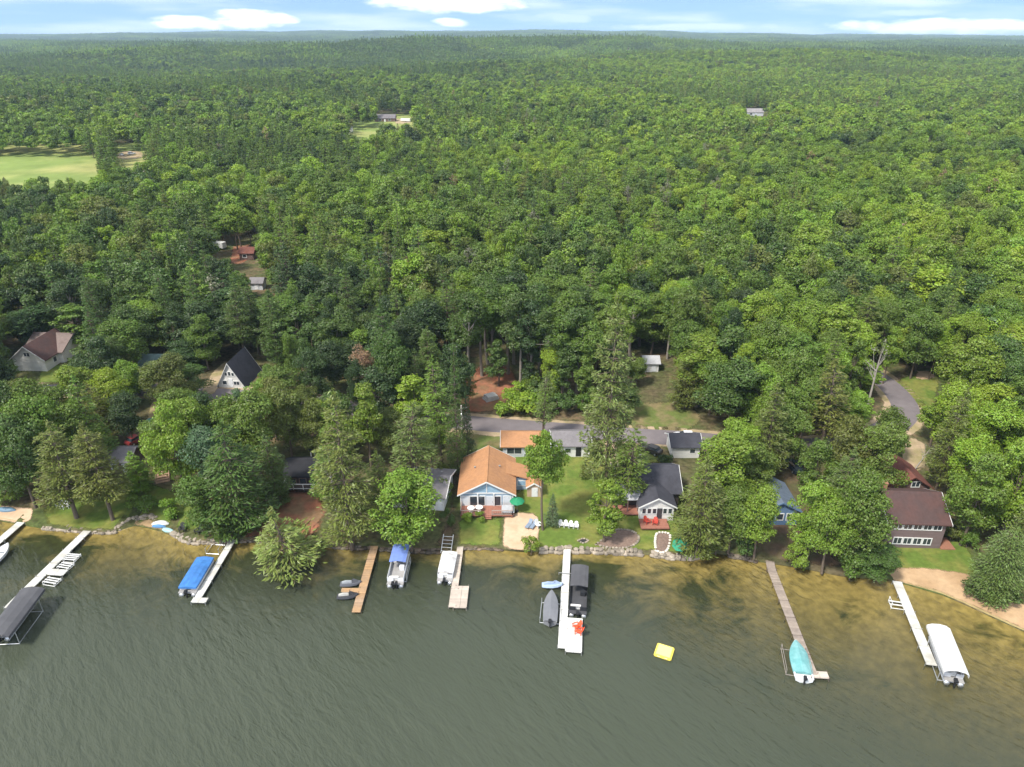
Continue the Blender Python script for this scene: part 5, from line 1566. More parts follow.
hT, ro = cross_house(347, 133, 7, 6, 2.8, 1.6, SID_WHITE, ROOF_PALE, 'shed', 'white-roofed outbuilding west of the far clearing', cat='shed'); door(hT, 6, 7, 'left', 0, 2.0, 2.2)
hU, ro = cross_house(257, 290, 3.6, 3.6, 2.2, 1.0, SID_GREY, ROOF_GREY, 'shed', 'small grey shed among deep green trees north of the A-frame', cat='shed'); door(hU, 3.6, 3.6, 'left', 0)


# ================================================================== vehicles
def car(px, py, rz, col, label, van=False, dz=0.08, group=None, name='parked_car'):
    p = at(px, py); c = thing(name, label, 'trailer' if name == 'trailer' else 'car', (p.x, p.y, p.z + dz), rz, group)
    pm = mat('paint_%02x%02x%02x' % tuple(int(255 * v) for v in col), col, .3, .04, 2, spec=.6)
    hh = .98 if not van else 1.1
    b = MB()
    sec = [(-2.2, .78, .38, .80), (-2.1, .86, .30, .92), (-1.2, .9, .28, .98), (0, .92, .28, hh), (1.3, .9, .28, .96), (1.95, .86, .30, .82), (2.2, .74, .40, .70)]
    b.rings([[(-w_, y, z0), (w_, y, z0), (w_ * 1.02, y, z0 + .25), (w_ * .93, y, z1), (-w_ * .93, y, z1), (-w_ * 1.02, y, z0 + .25)] for y, w_, z0, z1 in sec]); b.build('body', pm, c, smooth=False, bevel=.03)
    y0, y1 = (-2.0, .85) if van else (-1.75, .9)
    top = 1.62 if van else 1.42
    b = MB(); b.rings([[(-.8, y0, hh - .06), (.8, y0, hh - .06), (.8, y1, hh - .06), (-.8, y1, hh - .06)], [(-.64, y0 + .35, top - .06), (.64, y0 + .35, top - .06), (.64, y1 - .75, top - .06), (-.64, y1 - .75, top - .06)]]); b.build('window', GLASS, c)
    b = MB(); b.box((0, (y0 + y1 - .4) / 2, top - .025), (1.3, y1 - y0 - 1.06, .07)); b.build('roof_panel', pm, c)
    for x in (-.83, .83):
        for y in (-1.4, 1.35):
            b = MB(); b.rings([[(x + dx, y + r_ * math.cos(k * .5236), .33 + r_ * math.sin(k * .5236)) for k in range(12)] for dx, r_ in ((-.11, .33), (.11, .33))]); wh = b.build('wheel', BLACK, c)
            b = MB(); sx_ = .115 * (1 if x > 0 else -1); b.rings([[(x + sx_ + d_, y + .19 * math.cos(k * .785), .33 + .19 * math.sin(k * .785)) for k in range(8)] for d_ in (-.02, .02)]); b.build('rim', ALU, wh)
    for x in (-.62, .62):
        b = MB(); b.box((x, 2.14, .64), (.3, .12, .13)); b.build('headlight', mat('lamp_glass', (.7, .7, .68), .2), c)
    return c


car(153, 426, -.35, (.03, .16, .20), 'dark teal car parked in the shade uphill of the cove', dz=.13)
car(138, 442, -.5, (.22, .03, .03), 'dark red car parked in the shade downhill of a teal car', dz=.13)
car(793, 469, .15, (.02, .03, .045), 'blue-black van parked under trees behind the small blue house', van=True)
car(650, 452, .9, (.03, .025, .022), 'black car parked on the verge behind the dark-roofed house')
car(684, 439, 1.5, (.75, .75, .75), 'white car at the roadside just behind the small white garage', dz=.1)
car(122, 156, .6, (.75, .75, .74), 'white car parked at the meadow edge nearest the grass', dz=.3)
car(132, 155, -.9, (.72, .74, .78), 'white van parked at the meadow edge beside another car', van=True, dz=.3)
car(374, 142, .2, (.7, .75, .78), 'white van half hidden by treetops below the far clearing', van=True)


def box_trailer(px, py, rz, label, L=5.2, dz=.1):
    p = at(px, py); c = thing('trailer', label, 'trailer', (p.x, p.y, p.z + dz), rz)
    b = MB(); b.box((0, 0, 1.5), (2.2, L, 2.0)); b.build('body', WHITE, c, bevel=.08)
    b = MB(); b.box((1.12, 0, 1.7), (.04, 1.2, .6)); b.build('window', GLASS, c)
    for x in (-.95, .95):
        b = MB(); b.rings([[(x + dx, .33 * math.cos(k * .5236), .33 + .33 * math.sin(k * .5236)) for k in range(12)] for dx in (-.1, .1)]); b.build('wheel', BLACK, c)
    b = MB(); b.tube([(0, L / 2, .55), (0, L / 2 + 1.2, .5)], .05); b.build('hitch', STEEL_GREY, c)


box_trailer(219, 249, 1.3, 'white caravan at the red earth deep in the woods')
box_trailer(406, 122, 1.2, 'white box trailer at the end of the far farmhouse drive', 9, .3)

# ================================================================== waterside furniture
for k, (x_, y_, a) in enumerate([(561, 526.4, .15), (566, 526.8, .05), (571, 527.4, -.05), (576, 528, -.15)]):
    pos = ['westernmost, nearest the lawn tree', 'second from the lawn tree', 'third from the lawn tree', 'easternmost, nearest the leafy lakeside tree'][k]
    p = at(x_, y_, .03); chair(p, a, f'white wooden chair of the lawn row, {pos}', WHITE, group='white chairs in a row on the lawn', s=.92)
RED = mat('orange_red_plastic', (.75, .10, .04), .5, .05, 2)
SLING = mat('blue_grey_sling', (.20, .25, .32), .7, .1, 4)


def lounger(loc, rz, label, m, group=None):
    c = thing('sun_lounger', label, 'lounger', loc, rz, group)
    b = MB(); b.box((0, -.35, .34), (.6, 1.2, .06)); b.build('seat', m, c)
    b = MB(); b.add([(-.3, .26, .32), (.3, .26, .32), (.3, .85, .85), (-.3, .85, .85), (-.3, .30, .29), (.3, .30, .29), (.3, .89, .82), (-.3, .89, .82)], [(0, 1, 2, 3), (7, 6, 5, 4), (0, 4, 5, 1), (1, 5, 6, 2), (2, 6, 7, 3), (3, 7, 4, 0)]); b.build('backrest', m, c)
    for x in (-.27, .27):
        for y in (-.85, .2):
            b = MB(); b.box((x, y, .155), (.05, .05, .31)); b.build('leg', STEEL_GREY, c)


lounger(at(529, 526, .04), -.5, 'blue-grey lounger on the sand patio, the one nearer the cottage', SLING)
lounger(at(533.5, 526.5, .04), -.5, 'blue-grey lounger on the sand patio, the one nearer the lawn tree', SLING)
chair(at(538.5, 527, .04), .6, 'white chair at the foot of the blue spruce', WHITE, s=1.1)
chair(at(60.5, 507, .03), -.3, 'white chair under the pines, the one nearer the small beach', WHITE, group='white chairs under the pines', s=1.1)
chair(at(66.5, 508, .03), .4, 'white chair under the pines, the one nearer the bare pine trunk', WHITE, group='white chairs under the pines', s=1.1)
DARKC = mat('dark_resin', (.04, .04, .042), .6)
chair(at(183, 531, .03), .2, 'dark chair on the stone terrace, the one nearer the upturned boats', DARKC, 'garden_chair', s=1.15)
chair(at(199, 533, .03), -.4, 'dark chair on the stone terrace, the one under the overhanging tree', DARKC, 'garden_chair', s=1.15)


def umbrella(loc, label, m, r=1.45, tilt=(0, 0)):
    u = thing('patio_umbrella', label, 'umbrella', loc); u.rotation_euler = (tilt[0], tilt[1], 0)
    b = MB(); n = 8
    ring = lambda rr, z, sag: [(rr * math.cos(k * math.pi / 8) * (1 if k % 2 == 0 else sag), rr * math.sin(k * math.pi / 8) * (1 if k % 2 == 0 else sag), z) for k in range(16)]
    b.rings([ring(r, 1.95, .93), ring(r * .6, 2.25, .95), ring(.08, 2.5, 1), ring(.05, 2.46, 1), ring(r * .6, 2.21, .95), ring(r, 1.91, .93)]); b.build('canopy', m, u)
    b = MB(); b.tube([(0, 0, 0), (0, 0, 2.58)], .03); b.build('pole', STEEL_GREY, u)
    b = MB(); b.lathe([(.3, 0), (.3, .06), (.06, .12)], 14); b.build('base', BLACK, u)


GREEN = mat('green_canvas', (.02, .22, .10), .7, .1, 3)
umbrella(at(517, 511, .06), 'green umbrella shading the patio beside the orange cottage', GREEN, 1.2)
umbrella(at(681, 551, .06), 'green umbrella among the shrubs beside the curved garden bed', mat('teal_green_canvas', (.03, .25, .14), .7, .1, 3), 1.2, (.35, -.25))
p = at(508, 516, .05); ht = thing('hot_tub', 'grey covered hot tub beside the cottage deck', 'hot tub', p)
b = MB(); b.box((0, .6, .45), (2.0, 2.0, .9)); b.build('cabinet', SID_BROWN, ht, bevel=.08)
b = MB(); b.box((0, .6, .96), (2.06, 2.06, .12)); b.build('cover', mat('grey_vinyl', (.42, .43, .45), .5), ht, bevel=.04)


def per_stone(m):
    """every stone of a wall has its own shade"""
    tt = NT(m); P = m.node_tree.nodes['Principled BSDF']; src = P.inputs['Base Color'].links[0].from_socket
    ge = tt.n('ShaderNodeNewGeometry'); mr = tt.n('ShaderNodeMapRange'); mr.inputs['To Min'].default_value = .45; mr.inputs['To Max'].default_value = 1.4
    tt.l(ge.outputs['Random Per Island'], mr.inputs['Value']); sc_ = tt.n('ShaderNodeVectorMath', operation='SCALE'); tt.l(src, sc_.inputs[0]); tt.l(mr.outputs[0], sc_.inputs['Scale']); tt.l(sc_.outputs[0], P.inputs['Base Color'])


def stone(b, c, s, r_, rz=0):
    """one rough field stone"""
    pts = []
    for zf, k in ((-1, .8), (-.2, 1.0), (.5, .95), (1, .6)):
        n = 7; ph = r_.uniform(0, 6.28)
        pts.append([(c[0] + s[0] * k * (1 + r_.normal() * .08) * math.cos(6.283 * j / n) * math.cos(rz) - s[1] * k * math.sin(6.283 * j / n) * math.sin(rz),
                     c[1] + s[0] * k * math.cos(6.283 * j / n) * math.sin(rz) + s[1] * k * (1 + r_.normal() * .08) * math.sin(6.283 * j / n) * math.cos(rz), c[2] + s[2] * zf) for j in range(n)])
    b.rings(pts)


STONE_L = mat('pale_fieldstone', (.37, .31, .24), .9, .35, .9, bump=.4, second=(.22, .19, .15), second_scale=.8, second_amt=.9)
STONE_D = mat('dark_fieldstone', (.17, .125, .09), .9, .35, .9, bump=.4, second=(.11, .11, .09), second_scale=.8)


def seawall(px, label, m, hgt=.62, seed=1, zb=-.15):
    r_ = np.random.default_rng(seed)
    pts = smooth_px([at0(*p) for p in px], 6)
    o = pts[0]; c = thing('seawall', label, 'seawall', (o.x, o.y, 0))
    low, cap = MB(), MB()
    acc = 0.0
    for a, b_ in zip(pts, pts[1:]):
        d = b_ - a; L = d.length; ang = math.atan2(d.y, d.x); nrm = Vector((-d.y, d.x)).normalized(); s = 0
        while s < L:
            w_ = r_.uniform(.24, .66)
            q = a + d.normalized() * min(s + w_, L)
            stone(low, (q.x - o.x - nrm.x * (.1 + .001), q.y - o.y - nrm.y * r_.uniform(-.05, .3), zb + hgt * .35), (w_ * 1.05, .32, hgt * .42), r_, ang)
            q2 = q + nrm * (.15 + r_.uniform(-.22, .28))
            stone(cap, (q2.x - o.x, q2.y - o.y, zb + hgt * .90 + r_.uniform(-.10, .12)), (w_ * r_.uniform(.6, 1.0), .40 * r_.uniform(.7, 1.4), hgt * r_.uniform(.24, .40)), r_, ang)
            s += w_ * 1.75
    low.build('wall_face', m, c); cap.build('coping', m, c)


seawall([(42, 529), (66, 530), (92, 533), (116, 532)], 'pale stone wall under the lawn with the olive pines', STONE_L, seed=2)
seawall([(118, 531), (128, 523), (142, 519), (156, 520)], 'curving stone wall round the back of the cove', STONE_L, seed=3)
seawall([(172, 534), (188, 542), (214, 543), (234, 541)], 'stone wall below the dark chairs, up to the dock of the blue-covered boat', STONE_L, seed=4)
seawall([(241, 541), (258, 541), (276, 543)], 'low dark wall along the red dirt yard', STONE_D, .45, seed=5)
seawall([(332, 547), (352, 548), (371, 548)], 'dark stones along the bank west of the brown dock', STONE_D, .45, seed=6)
seawall([(379, 549), (408, 551), (438, 552)], 'dark stones along the bank under the bright overhanging tree', STONE_D, .45, seed=7)
seawall([(459, 549), (480, 548), (502, 549)], 'mossy stone edge of the small lawn before the cottage deck', STONE_D, .4, seed=8)
seawall([(539, 553), (572, 552), (606, 553), (640, 555)], 'long straight pale seawall along the big lawn', STONE_L, .72, seed=9)
seawall([(652, 556), (668, 558), (690, 559), (700, 556)], 'bulging pale stone wall round the garden bed shore', STONE_L, .72, seed=10)
seawall([(728, 556), (742, 558), (756, 561)], 'short stone edge west of the foot of the long brown dock', STONE_D, .5, seed=11)

per_stone(STONE_L); per_stone(STONE_D)
SOIL = mat('bark_mulch', (.20, .14, .11), .95, .35, 3, bump=.5)


def garden_bed(px, label, m, soilm, closed=True, seed=1, name='garden_bed', cat='garden bed', big=.2):
    r_ = np.random.default_rng(seed); pts = [at(*p) for p in px]
    if closed: pts = pts + [pts[0]]
    pts = smooth_px([p.to_2d() for p in pts], 5); o = pts[0]
    z0 = float(g(o.x, o.y)) + .03
    c = thing(name, label, cat, (o.x, o.y, z0))
    b = MB(); last = None
    for q in pts:
        if last is None or (q - last).length > big * 1.5:
            stone(b, (q.x - o.x, q.y - o.y, float(g(q.x, q.y)) + .03 - z0 + big * .5), (big * 1.1, big, big * .6), r_); last = q
    b.build('border', m, c)
    if soilm:
        poly = pts[:-1] if closed else pts
        b = MB(); cx = sum(q.x for q in poly) / len(poly); cy = sum(q.y for q in poly) / len(poly)
        vs = [(q.x - o.x, q.y - o.y, float(g(q.x, q.y)) + .04 - z0) for q in poly] + [(cx - o.x, cy - o.y, float(g(cx, cy)) + .16 - z0)]
        n = len(poly); b.add(vs, [(i, (i + 1) % n, n) for i in range(n)]); b.build('soil', soilm, c)


garden_bed([(596, 545), (610, 548), (626, 548), (637, 543), (638, 536), (630, 531), (616, 530), (610, 534)], 'mulched oval bed edged with pale stones at the end of the lawn', STONE_L, SOIL, seed=21)
garden_bed([(656, 551), (655, 542), (657, 534), (664, 533), (670, 536), (668, 549), (662, 553)], 'curved garden bed with white stone edge beside a green umbrella', mat('white_stone', (.62, .58, .50), .9, .2, 2), SOIL, seed=22)
garden_bed([(578, 541), (583, 539), (588, 541), (583, 543.5)], 'round stone fire pit on the lawn behind the seawall', STONE_L, mat('ash', (.03, .03, .03), .95), seed=23, name='fire_pit', cat='fire pit', big=.16)
# path stones and clipped hedge
p = at(664, 463); hd = thing('hedge', 'clipped dark hedge beside the white roadside garage', 'hedge', p)
Vh, _ = broad(77, 1.7, 1.6, .02, 30, 2400, .22, tn=0); Vh = Vh * np.array([1.0, .62, 1.05]); Vh[:, 2] = np.clip(Vh[:, 2], 0, 1.5); Vh[:, 0] = np.clip(Vh[:, 0], -1.5, 1.5)
o = bpy.data.objects.new('foliage', crown_mesh('foliage', Vh, LEAF, 3)); COL.objects.link(o); o.parent = hd; o['tint'] = TONE['dark']

# utility pole at the road, pile of boards on the red dirt
p = at(463, 457); up = thing('utility_pole', 'pale wooden utility pole at the roadside west of the orange cottage', 'pole', p)
b = MB(); b.tube([(0, 0, -.5), (0, 0, 5), (0, 0, 10.6)], [.17, .15, .11], 10); b.build('pole', BARK_PALE, up)
b = MB(); b.box((0, -.14, 9.9), (2.4, .12, .14), .6); b.build('crossarm', BARK_GREY, up)
for k in (-1, -.4, .4, 1):
    b = MB(); b.lathe([(.05, 0), (.07, .08), (.03, .2)], 8, (k * math.cos(.6), k * math.sin(.6) - .14, 9.97)); b.build('insulator', WHITE, up)
b = MB(); b.lathe([(.2, 0), (.22, .1), (.22, .75), (.12, .85)], 12, (.05, -.36, 8.4)); b.build('transformer', ALU, up)
p = at(491, 399); lp = thing('board_pile', 'pile of pale boards on the red dirt clearing', 'lumber pile', p, .5)
for k in range(4):
    b = MB()
    for j in range(5): b.box((random.uniform(-.1, .1), -.8 + j * .4, .12 + k * .26), (3.0 - .25 * k, .34, .2), random.uniform(-.06, .06))
    b.build('board_layer', mat('pale_boards', (.50, .48, .45), .85, .15, 2), lp)
p = at(163, 482); ws = thing('wooden_steps', 'tan wooden garden steps on the slope above the cove', 'steps', p, .4)
for k in range(5):
    b = MB(); b.box((0, k * .55, .1 + .17 * k), (2.2, .5, .12)); b.build('tread', DECK_TAN, ws)
for sg in (-1, 1):
    b = MB(); b.tube([(sg * 1.05, 0, .3), (sg * 1.05, 2.2, 1.1)], .06, 4); b.build('stringer', DECK_TAN, ws)

# ================================================================== docks
DZ = .5


def dock(pts, width, m, label, platforms=(), post_m=None, name='dock', spacing=3.2, z=DZ, cleats=True):
    """straight runs between water-level pixel points; platforms = (centre px, size x, size y, material) in the last run's frame"""
    P = [Vector(at0(*p, z)) for p in pts]
    a, b_ = P[0], P[-1]
    rz = math.atan2((b_ - a).y, (b_ - a).x) - math.pi / 2
    root = thing(name, label, 'dock', (a.x, a.y, 0), rz)
    inv = Matrix.Rotation(-rz, 2)
    Q = [inv @ (p - a) for p in P]
    post_m = post_m or STEEL_GREY
    for i, (u, v) in enumerate(zip(Q, Q[1:])):
        d = v - u; L = d.length; ang = math.atan2(d.y, d.x) - math.pi / 2
        n = max(1, round(L / spacing)); zz_ = z + .004 * i
        b = MB()
        for k in range(n):      # sections with a small gap between them
            c = u + d * ((k + .5) / n); b.box((c.x, c.y, zz_ - .06 + random.uniform(-.006, .006)), (width, L / n - .08, .12), ang)
        b.build('deck', m, root)
        for k in range(n + 1):
            for sg in (-1, 1):
                c = u + d * (min(max(k / n, .015), .985)); nx_ = math.cos(ang) * sg * (width / 2 + .05); ny_ = math.sin(ang) * sg * (width / 2 + .05)
                q = MB(); q.tube([(c.x + nx_, c.y + ny_, -1.8), (c.x + nx_, c.y + ny_, z + .16)], .045, 6); q.build('post', post_m, root)
    for (cp, sx_, sy_, pm) in platforms:
        c = inv @ (Vector(at0(*cp, z)) - a)
        b = MB(); n = max(1, round(sx_ / 1.2))
        for k in range(n): b.box((c.x - sx_ / 2 + (k + .5) * sx_ / n, c.y, z - .052), (sx_ / n - .03, sy_, .12))
        b.build('platform', pm or m, root)
        for ax_ in (-1, 1):
            for ay_ in (-1, 1):
                q = MB(); q.tube([(c.x + ax_ * (sx_ / 2 - .06), c.y + ay_ * (sy_ / 2 + .05), -1.8), (c.x + ax_ * (sx_ / 2 - .06), c.y + ay_ * (sy_ / 2 + .05), z + .16)], .045, 6); q.build('post', post_m, root)
    return root


d1 = dock([(21, 522), (0, 540), (-34, 569)], 1.25, DOCK_WHITE, 'white dock reaching out from the small west beach, partly out of view')
d2 = dock([(92, 526), (25, 591), (8, 608)], 1.25, DOCK_WHITE, 'long white dock leading to the dark grey boat canopy', [((57, 572), 2.6, 1.2, None)])
d3 = dock([(235.5, 535), (197.5, 598)], 1.0, DOCK_WHITE, 'white dock with small end piece beside the blue-covered boat', [((199.5, 600), 2.1, .9, None)])
d4 = dock([(375, 544), (356, 612)], 1.15, DOCK_BROWN, 'brown wooden dock with side finger between two jet skis', [((350.5, 590), 2.6, .8, DOCK_BROWN)], BARK)
d5 = dock([(461, 541), (459, 556), (452, 607)], .95, DOCK_TAN, 'narrow pale wooden dock with square end platform', [((461, 596.5), 1.9, 4.2, DOCK_TAN)], BARK_GREY)
d6 = dock([(567.3, 546), (562, 648)], 1.05, WHITE if False else mat('bright_dock', (.66, .65, .61), .6, .08, 2, bands=('Y', .3, .04), second=(.50, .48, .43), second_scale=.6, second_amt=.5), 'bright white dock with big end platform and red chairs', [((574.0, 634.5), 2.15, 5.8, mat('bright_dock', (.8, .79, .75)))])
b = MB(); b.tube([(-1.0, 6.4, .78), (1.0, 6.4, .78)], .06); b.tube([(-1.0, 6.4, .4), (-1.0, 6.4, .8)], .05); b.tube([(1.0, 6.4, .4), (1.0, 6.4, .8)], .05); b.build('cross_rail', STEEL_GREY, d6)
d7 = dock([(769, 556), (771.5, 569), (813, 675)], 1.2, DOCK_GREYWOOD, 'long weathered brown dock beside the turquoise boat', [((819, 674.5), 2.2, 1.0, DOCK_TAN)], BARK)
d8 = dock([(897, 581), (932, 665)], 1.2, DOCK_WHITE, 'white dock from the sandy beach to the white canopied boat')
for k, (x_, y_) in enumerate([(576.5, 628.5), (578.5, 633)]):
    p = wat(x_, y_, DZ + .01); chair(p, (-1.2, -1.9)[k], ('red chair on the white dock platform, the one nearer shore', 'red chair on the white dock platform, the one nearer open water')[k], RED, s=1.1)


# ================================================================== boats
def heading(bow, stern, z=.3):
    a = Vector(at0(*stern, z)); b_ = Vector(at0(*bow, z)); d = b_ - a
    return (a + b_) / 2, math.atan2(d.y, d.x) - math.pi / 2, d.length


def outboard(par, x, y, m=BLACK):
    b = MB(); b.rings([[(x - .2, y - .35, .85), (x + .2, y - .35, .85), (x + .18, y + .12, .85), (x - .18, y + .12, .85)], [(x - .22, y - .42, 1.1), (x + .22, y - .42, 1.1), (x + .2, y + .14, 1.1), (x - .2, y + .14, 1.1)], [(x - .14, y - .34, 1.28), (x + .14, y - .34, 1.28), (x + .14, y + .05, 1.28), (x - .14, y + .05, 1.28)]])
    b.box((x, y - .1, .4), (.14, .24, .9)); b.build('outboard_motor', m, par)


def pontoon(bow, stern, width, label, wall, seatm, cover=None, cover_m=None, bimini=None, motors=1, L=None, z_off=0.0, group=None):
    c, rz, LL = heading(bow, stern); L = L or LL
    r_ = thing('pontoon_boat', label, 'boat', (c.x, c.y, z_off), rz, group)
    w_ = width
    for sg in (-1, 1):
        b = MB(); x = sg * w_ * .34; b.tube([(x, -L / 2, .18), (x, L / 2 - .9, .18), (x, L / 2 - .4, .22), (x, L / 2 - .05, .34)], [.33, .33, .25, .05], 10); b.build('pontoon', ALU, r_, smooth=True)
    b = MB(); b.box((0, -.1, .56), (w_, L - .3, .1)); b.build('deck', mat('boat_carpet_dark', (.06, .06, .065), .9) if wall is DKWALL else mat('boat_carpet', (.30, .29, .28), .9), r_)
    b = MB(); hz_ = .62; zc = .62 + hz_ / 2; y0, y1 = -L / 2 + .7, L / 2 - .45
    b.box((-w_ / 2 + .04, (y0 + y1) / 2, zc), (.05, y1 - y0, hz_)); b.box((w_ / 2 - .04, (y0 + y1) / 2, zc), (.05, y1 - y0, hz_))
    for y in (y0, y1):
        b.box((-w_ * .3, y, zc), (w_ * .4 - .1, .05, hz_ - .01)); b.box((w_ * .3, y, zc), (w_ * .4 - .1, .05, hz_ - .01))
    b.tube([(-w_ / 2 + .04, y0, .62 + hz_), (-w_ / 2 + .04, y1, .62 + hz_), (w_ / 2 - .04, y1, .62 + hz_), (w_ / 2 - .04, y0, .62 + hz_), (-w_ / 2 + .04, y0, .62 + hz_)], .03, 5)
    b.build('rail_fence', wall, r_)
    for (x, y, sx_, sy_) in [(-w_ / 2 + .42, L / 2 - 1.5, .6, 1.7), (w_ / 2 - .42, L / 2 - 1.5, .6, 1.7), (-.3, -L / 2 + 1.15, w_ - 1.0, .62)]:
        b = MB(); b.box((x, y, .82), (sx_, sy_, .36)); o = b.build('seat', seatm, r_, bevel=.05)
        b = MB()
        if sx_ < sy_: b.box((x + (-.22 if x < 0 else .22), y, 1.14), (.16, sy_, .28))
        else: b.box((x, y - .24, 1.14), (sx_, .16, .28))
        b.build('cushion', seatm, o, bevel=.04)
    b = MB(); b.box((w_ / 2 - .62, -.3, .98), (.7, .55, .74)); b.build('console', wall, r_, bevel=.05)
    for k in range(motors): outboard(r_, (k - (motors - 1) / 2) * .5, -L / 2 - .02)
    if cover:
        y0, y1 = cover[0] * L, cover[1] * L; e = w_ / 2 + .06; n = 9; rings = []
        for k in range(n):
            f = k / (n - 1); y = y0 + (y1 - y0) * f; zc = 1.38 + .20 * math.sin(math.pi * min(1, f * 1.15)) + .03 * math.sin(f * 20); q = 1 if 0 < k < n - 1 else .97
            rings.append([(-e * q, y, 1.0), (-e * q, y, 1.26), (-e * .55, y, zc - .04), (0, y, zc + .06), (e * .55, y, zc - .04), (e * q, y, 1.26), (e * q, y, 1.0)])
        b = MB(); b.rings(rings); b.build('cover', cover_m, r_, smooth=False, bevel=.03)
    if bimini:
        y0, y1, bm_ = bimini; y0 *= L; y1 *= L; e = w_ / 2 + .02
        top = lambda k: [(-e, k, 2.25), (-e * .6, k, 2.42), (0, k, 2.47), (e * .6, k, 2.42), (e, k, 2.25), (e * .97, k, 2.20), (0, k, 2.42), (-e * .97, k, 2.20)]
        b = MB(); b.rings([top(y0), top((y0 + y1) / 2), top(y1)]); b.build('bimini_top', bm_, r_)
        for sg in (-1, 1):
            b = MB(); b.tube([(sg * (w_ / 2 - .05), (y0 + y1) / 2, 1.2), (sg * e * .98, y0 + .1, 2.23)], .025, 5); b.tube([(sg * (w_ / 2 - .05), (y0 + y1) / 2, 1.2), (sg * e * .98, y1 - .1, 2.23)], .025, 5); b.build('bimini_pole', ALU, r_)
    return r_


def hull_boat(bow, stern, width, label, hullm, deckm, cover_m=None, cover=(-.42, .48), L=None, z_off=.0, name='motor_boat', motor=True, hump=.35, seatm=None):
    c, rz, LL = heading(bow, stern); L = L or LL
    r_ = thing(name, label, 'boat', (c.x, c.y, z_off), rz)
    def half(f): return width / 2 * (1 - max(0, (f - .45) / .55) ** 2.2) * (.92 + .08 * min(1, f * 3))
    n = 12; rings = []
    for k in range(n):
        f = k / (n - 1); y = -L / 2 + L * f; w_ = max(half(f), .02); sh = .72 + .22 * f ** 2
        rings.append([(-w_, y, sh), (-w_ * .92, y, .25 + .25 * f ** 3), (0, y, -.22 + .55 * f ** 4), (w_ * .92, y, .25 + .25 * f ** 3), (w_, y, sh)])
    b = MB(); b.rings(rings, closed=False, cap=False); o = len(b.v); b.add([rings[0][i] for i in range(5)], [(0, 1, 2, 3, 4)])
    b.build('hull', hullm, r_)
    rr = []
    for k in range(n):
        f = k / (n - 1); y = -L / 2 + L * f; w_ = max(half(f), .02) + .03; sh = .72 + .22 * f ** 2
        rr.append([(-w_, y, sh - .05), (-w_, y, sh + .03), (-w_ * .84, y, sh + .05), (-w_ * .84, y, sh - .05)])
    b = MB(); b.rings(rr); b.rings([[(-x, y, z) for x, y, z in reversed(q)] for q in rr]); b.build('gunwale', deckm, r_)
    fl = []
    for k in range(n):
        f = k / (n - 1); y = -L / 2 + .05 + (L - .1) * f; w_ = max(half(f), .02) * .85; zf = .45 if f < .62 else .74 + .22 * f ** 2
        fl.append([(-w_, y, zf), (w_, y, zf)])
    b = MB(); b.rings(fl, closed=False, cap=False); b.build('deck', deckm, r_)
    if cover_m:
        rings = []; m_ = 11
        for k in range(m_):
            f0 = k / (m_ - 1); y = (cover[0] + (cover[1] - cover[0]) * f0) * L; f = y / L + .5; w_ = max(half(f), .02) + .05; sh = .72 + .22 * f ** 2; zc = sh + hump * math.sin(math.pi * (f0 * .85 + .12)) ** .8
            rings.append([(-w_, y, sh - .16), (-w_, y, sh + .04), (-w_ * .5, y, (sh + zc * 1.6) / 2.6), (0, y, zc), (w_ * .5, y, (sh + zc * 1.6) / 2.6), (w_, y, sh + .04), (w_, y, sh - .16)])
        b = MB(); b.rings(rings); b.build('cover', cover_m, r_)
    else:
        b = MB(); b.add([(-width * .36, L * .1, .74), (width * .36, L * .1, .74), (width * .3, L * .04, 1.15), (-width * .3, L * .04, 1.15)], [(0, 1, 2, 3)]); b.box((0, L * .1, .8), (width * .74, .04, .1)); b.build('windscreen', GLASS, r_)
        for y in (-.2, -.36):
            b = MB(); b.box((0, y * L, .66), (width * .7, .5, .4)); b.build('seat', seatm or WHITE, r_, bevel=.04)
    if motor: outboard(r_, 0, -L / 2 - .05)
    return r_


BLUE_C = mat('blue_canvas', (.045, .155, .40), .75, .14, 1.5, bump=.7, bscale=2.6, second=(.06, .22, .55), second_scale=.8)
BLUE_D = mat('periwinkle_canvas', (.16, .24, .56), .75, .1, 1.5, bump=.7, bscale=2.6)
GREY_C = mat('grey_canvas', (.155, .16, .175), .8, .1, 1.5, bump=.7, bscale=2.6, second=(.19, .195, .21), second_scale=.6)
DGREY_C = mat('dark_grey_canvas', (.075, .075, .082), .85, .12, 1.2, bump=.7, bscale=2.6, second=(.10, .10, .105), second_scale=.5)
TEAL_C = mat('turquoise_canvas', (.13, .33, .33), .75, .2, 1.5, bump=.7, bscale=2.6, second=(.24, .42, .42), second_scale=.7)
WHITE_C = mat('white_canvas', (.64, .64, .63), .8, .05, 1.2, bump=.7, bscale=2.6)
SEAT_W = mat('white_vinyl', (.70, .69, .66), .45, .06, 4)
SEAT_T = mat('tan_vinyl', (.45, .36, .29), .5, .06, 4)
DKWALL = mat('dark_boat_panel', (.03, .032, .036), .35, .1, 3)

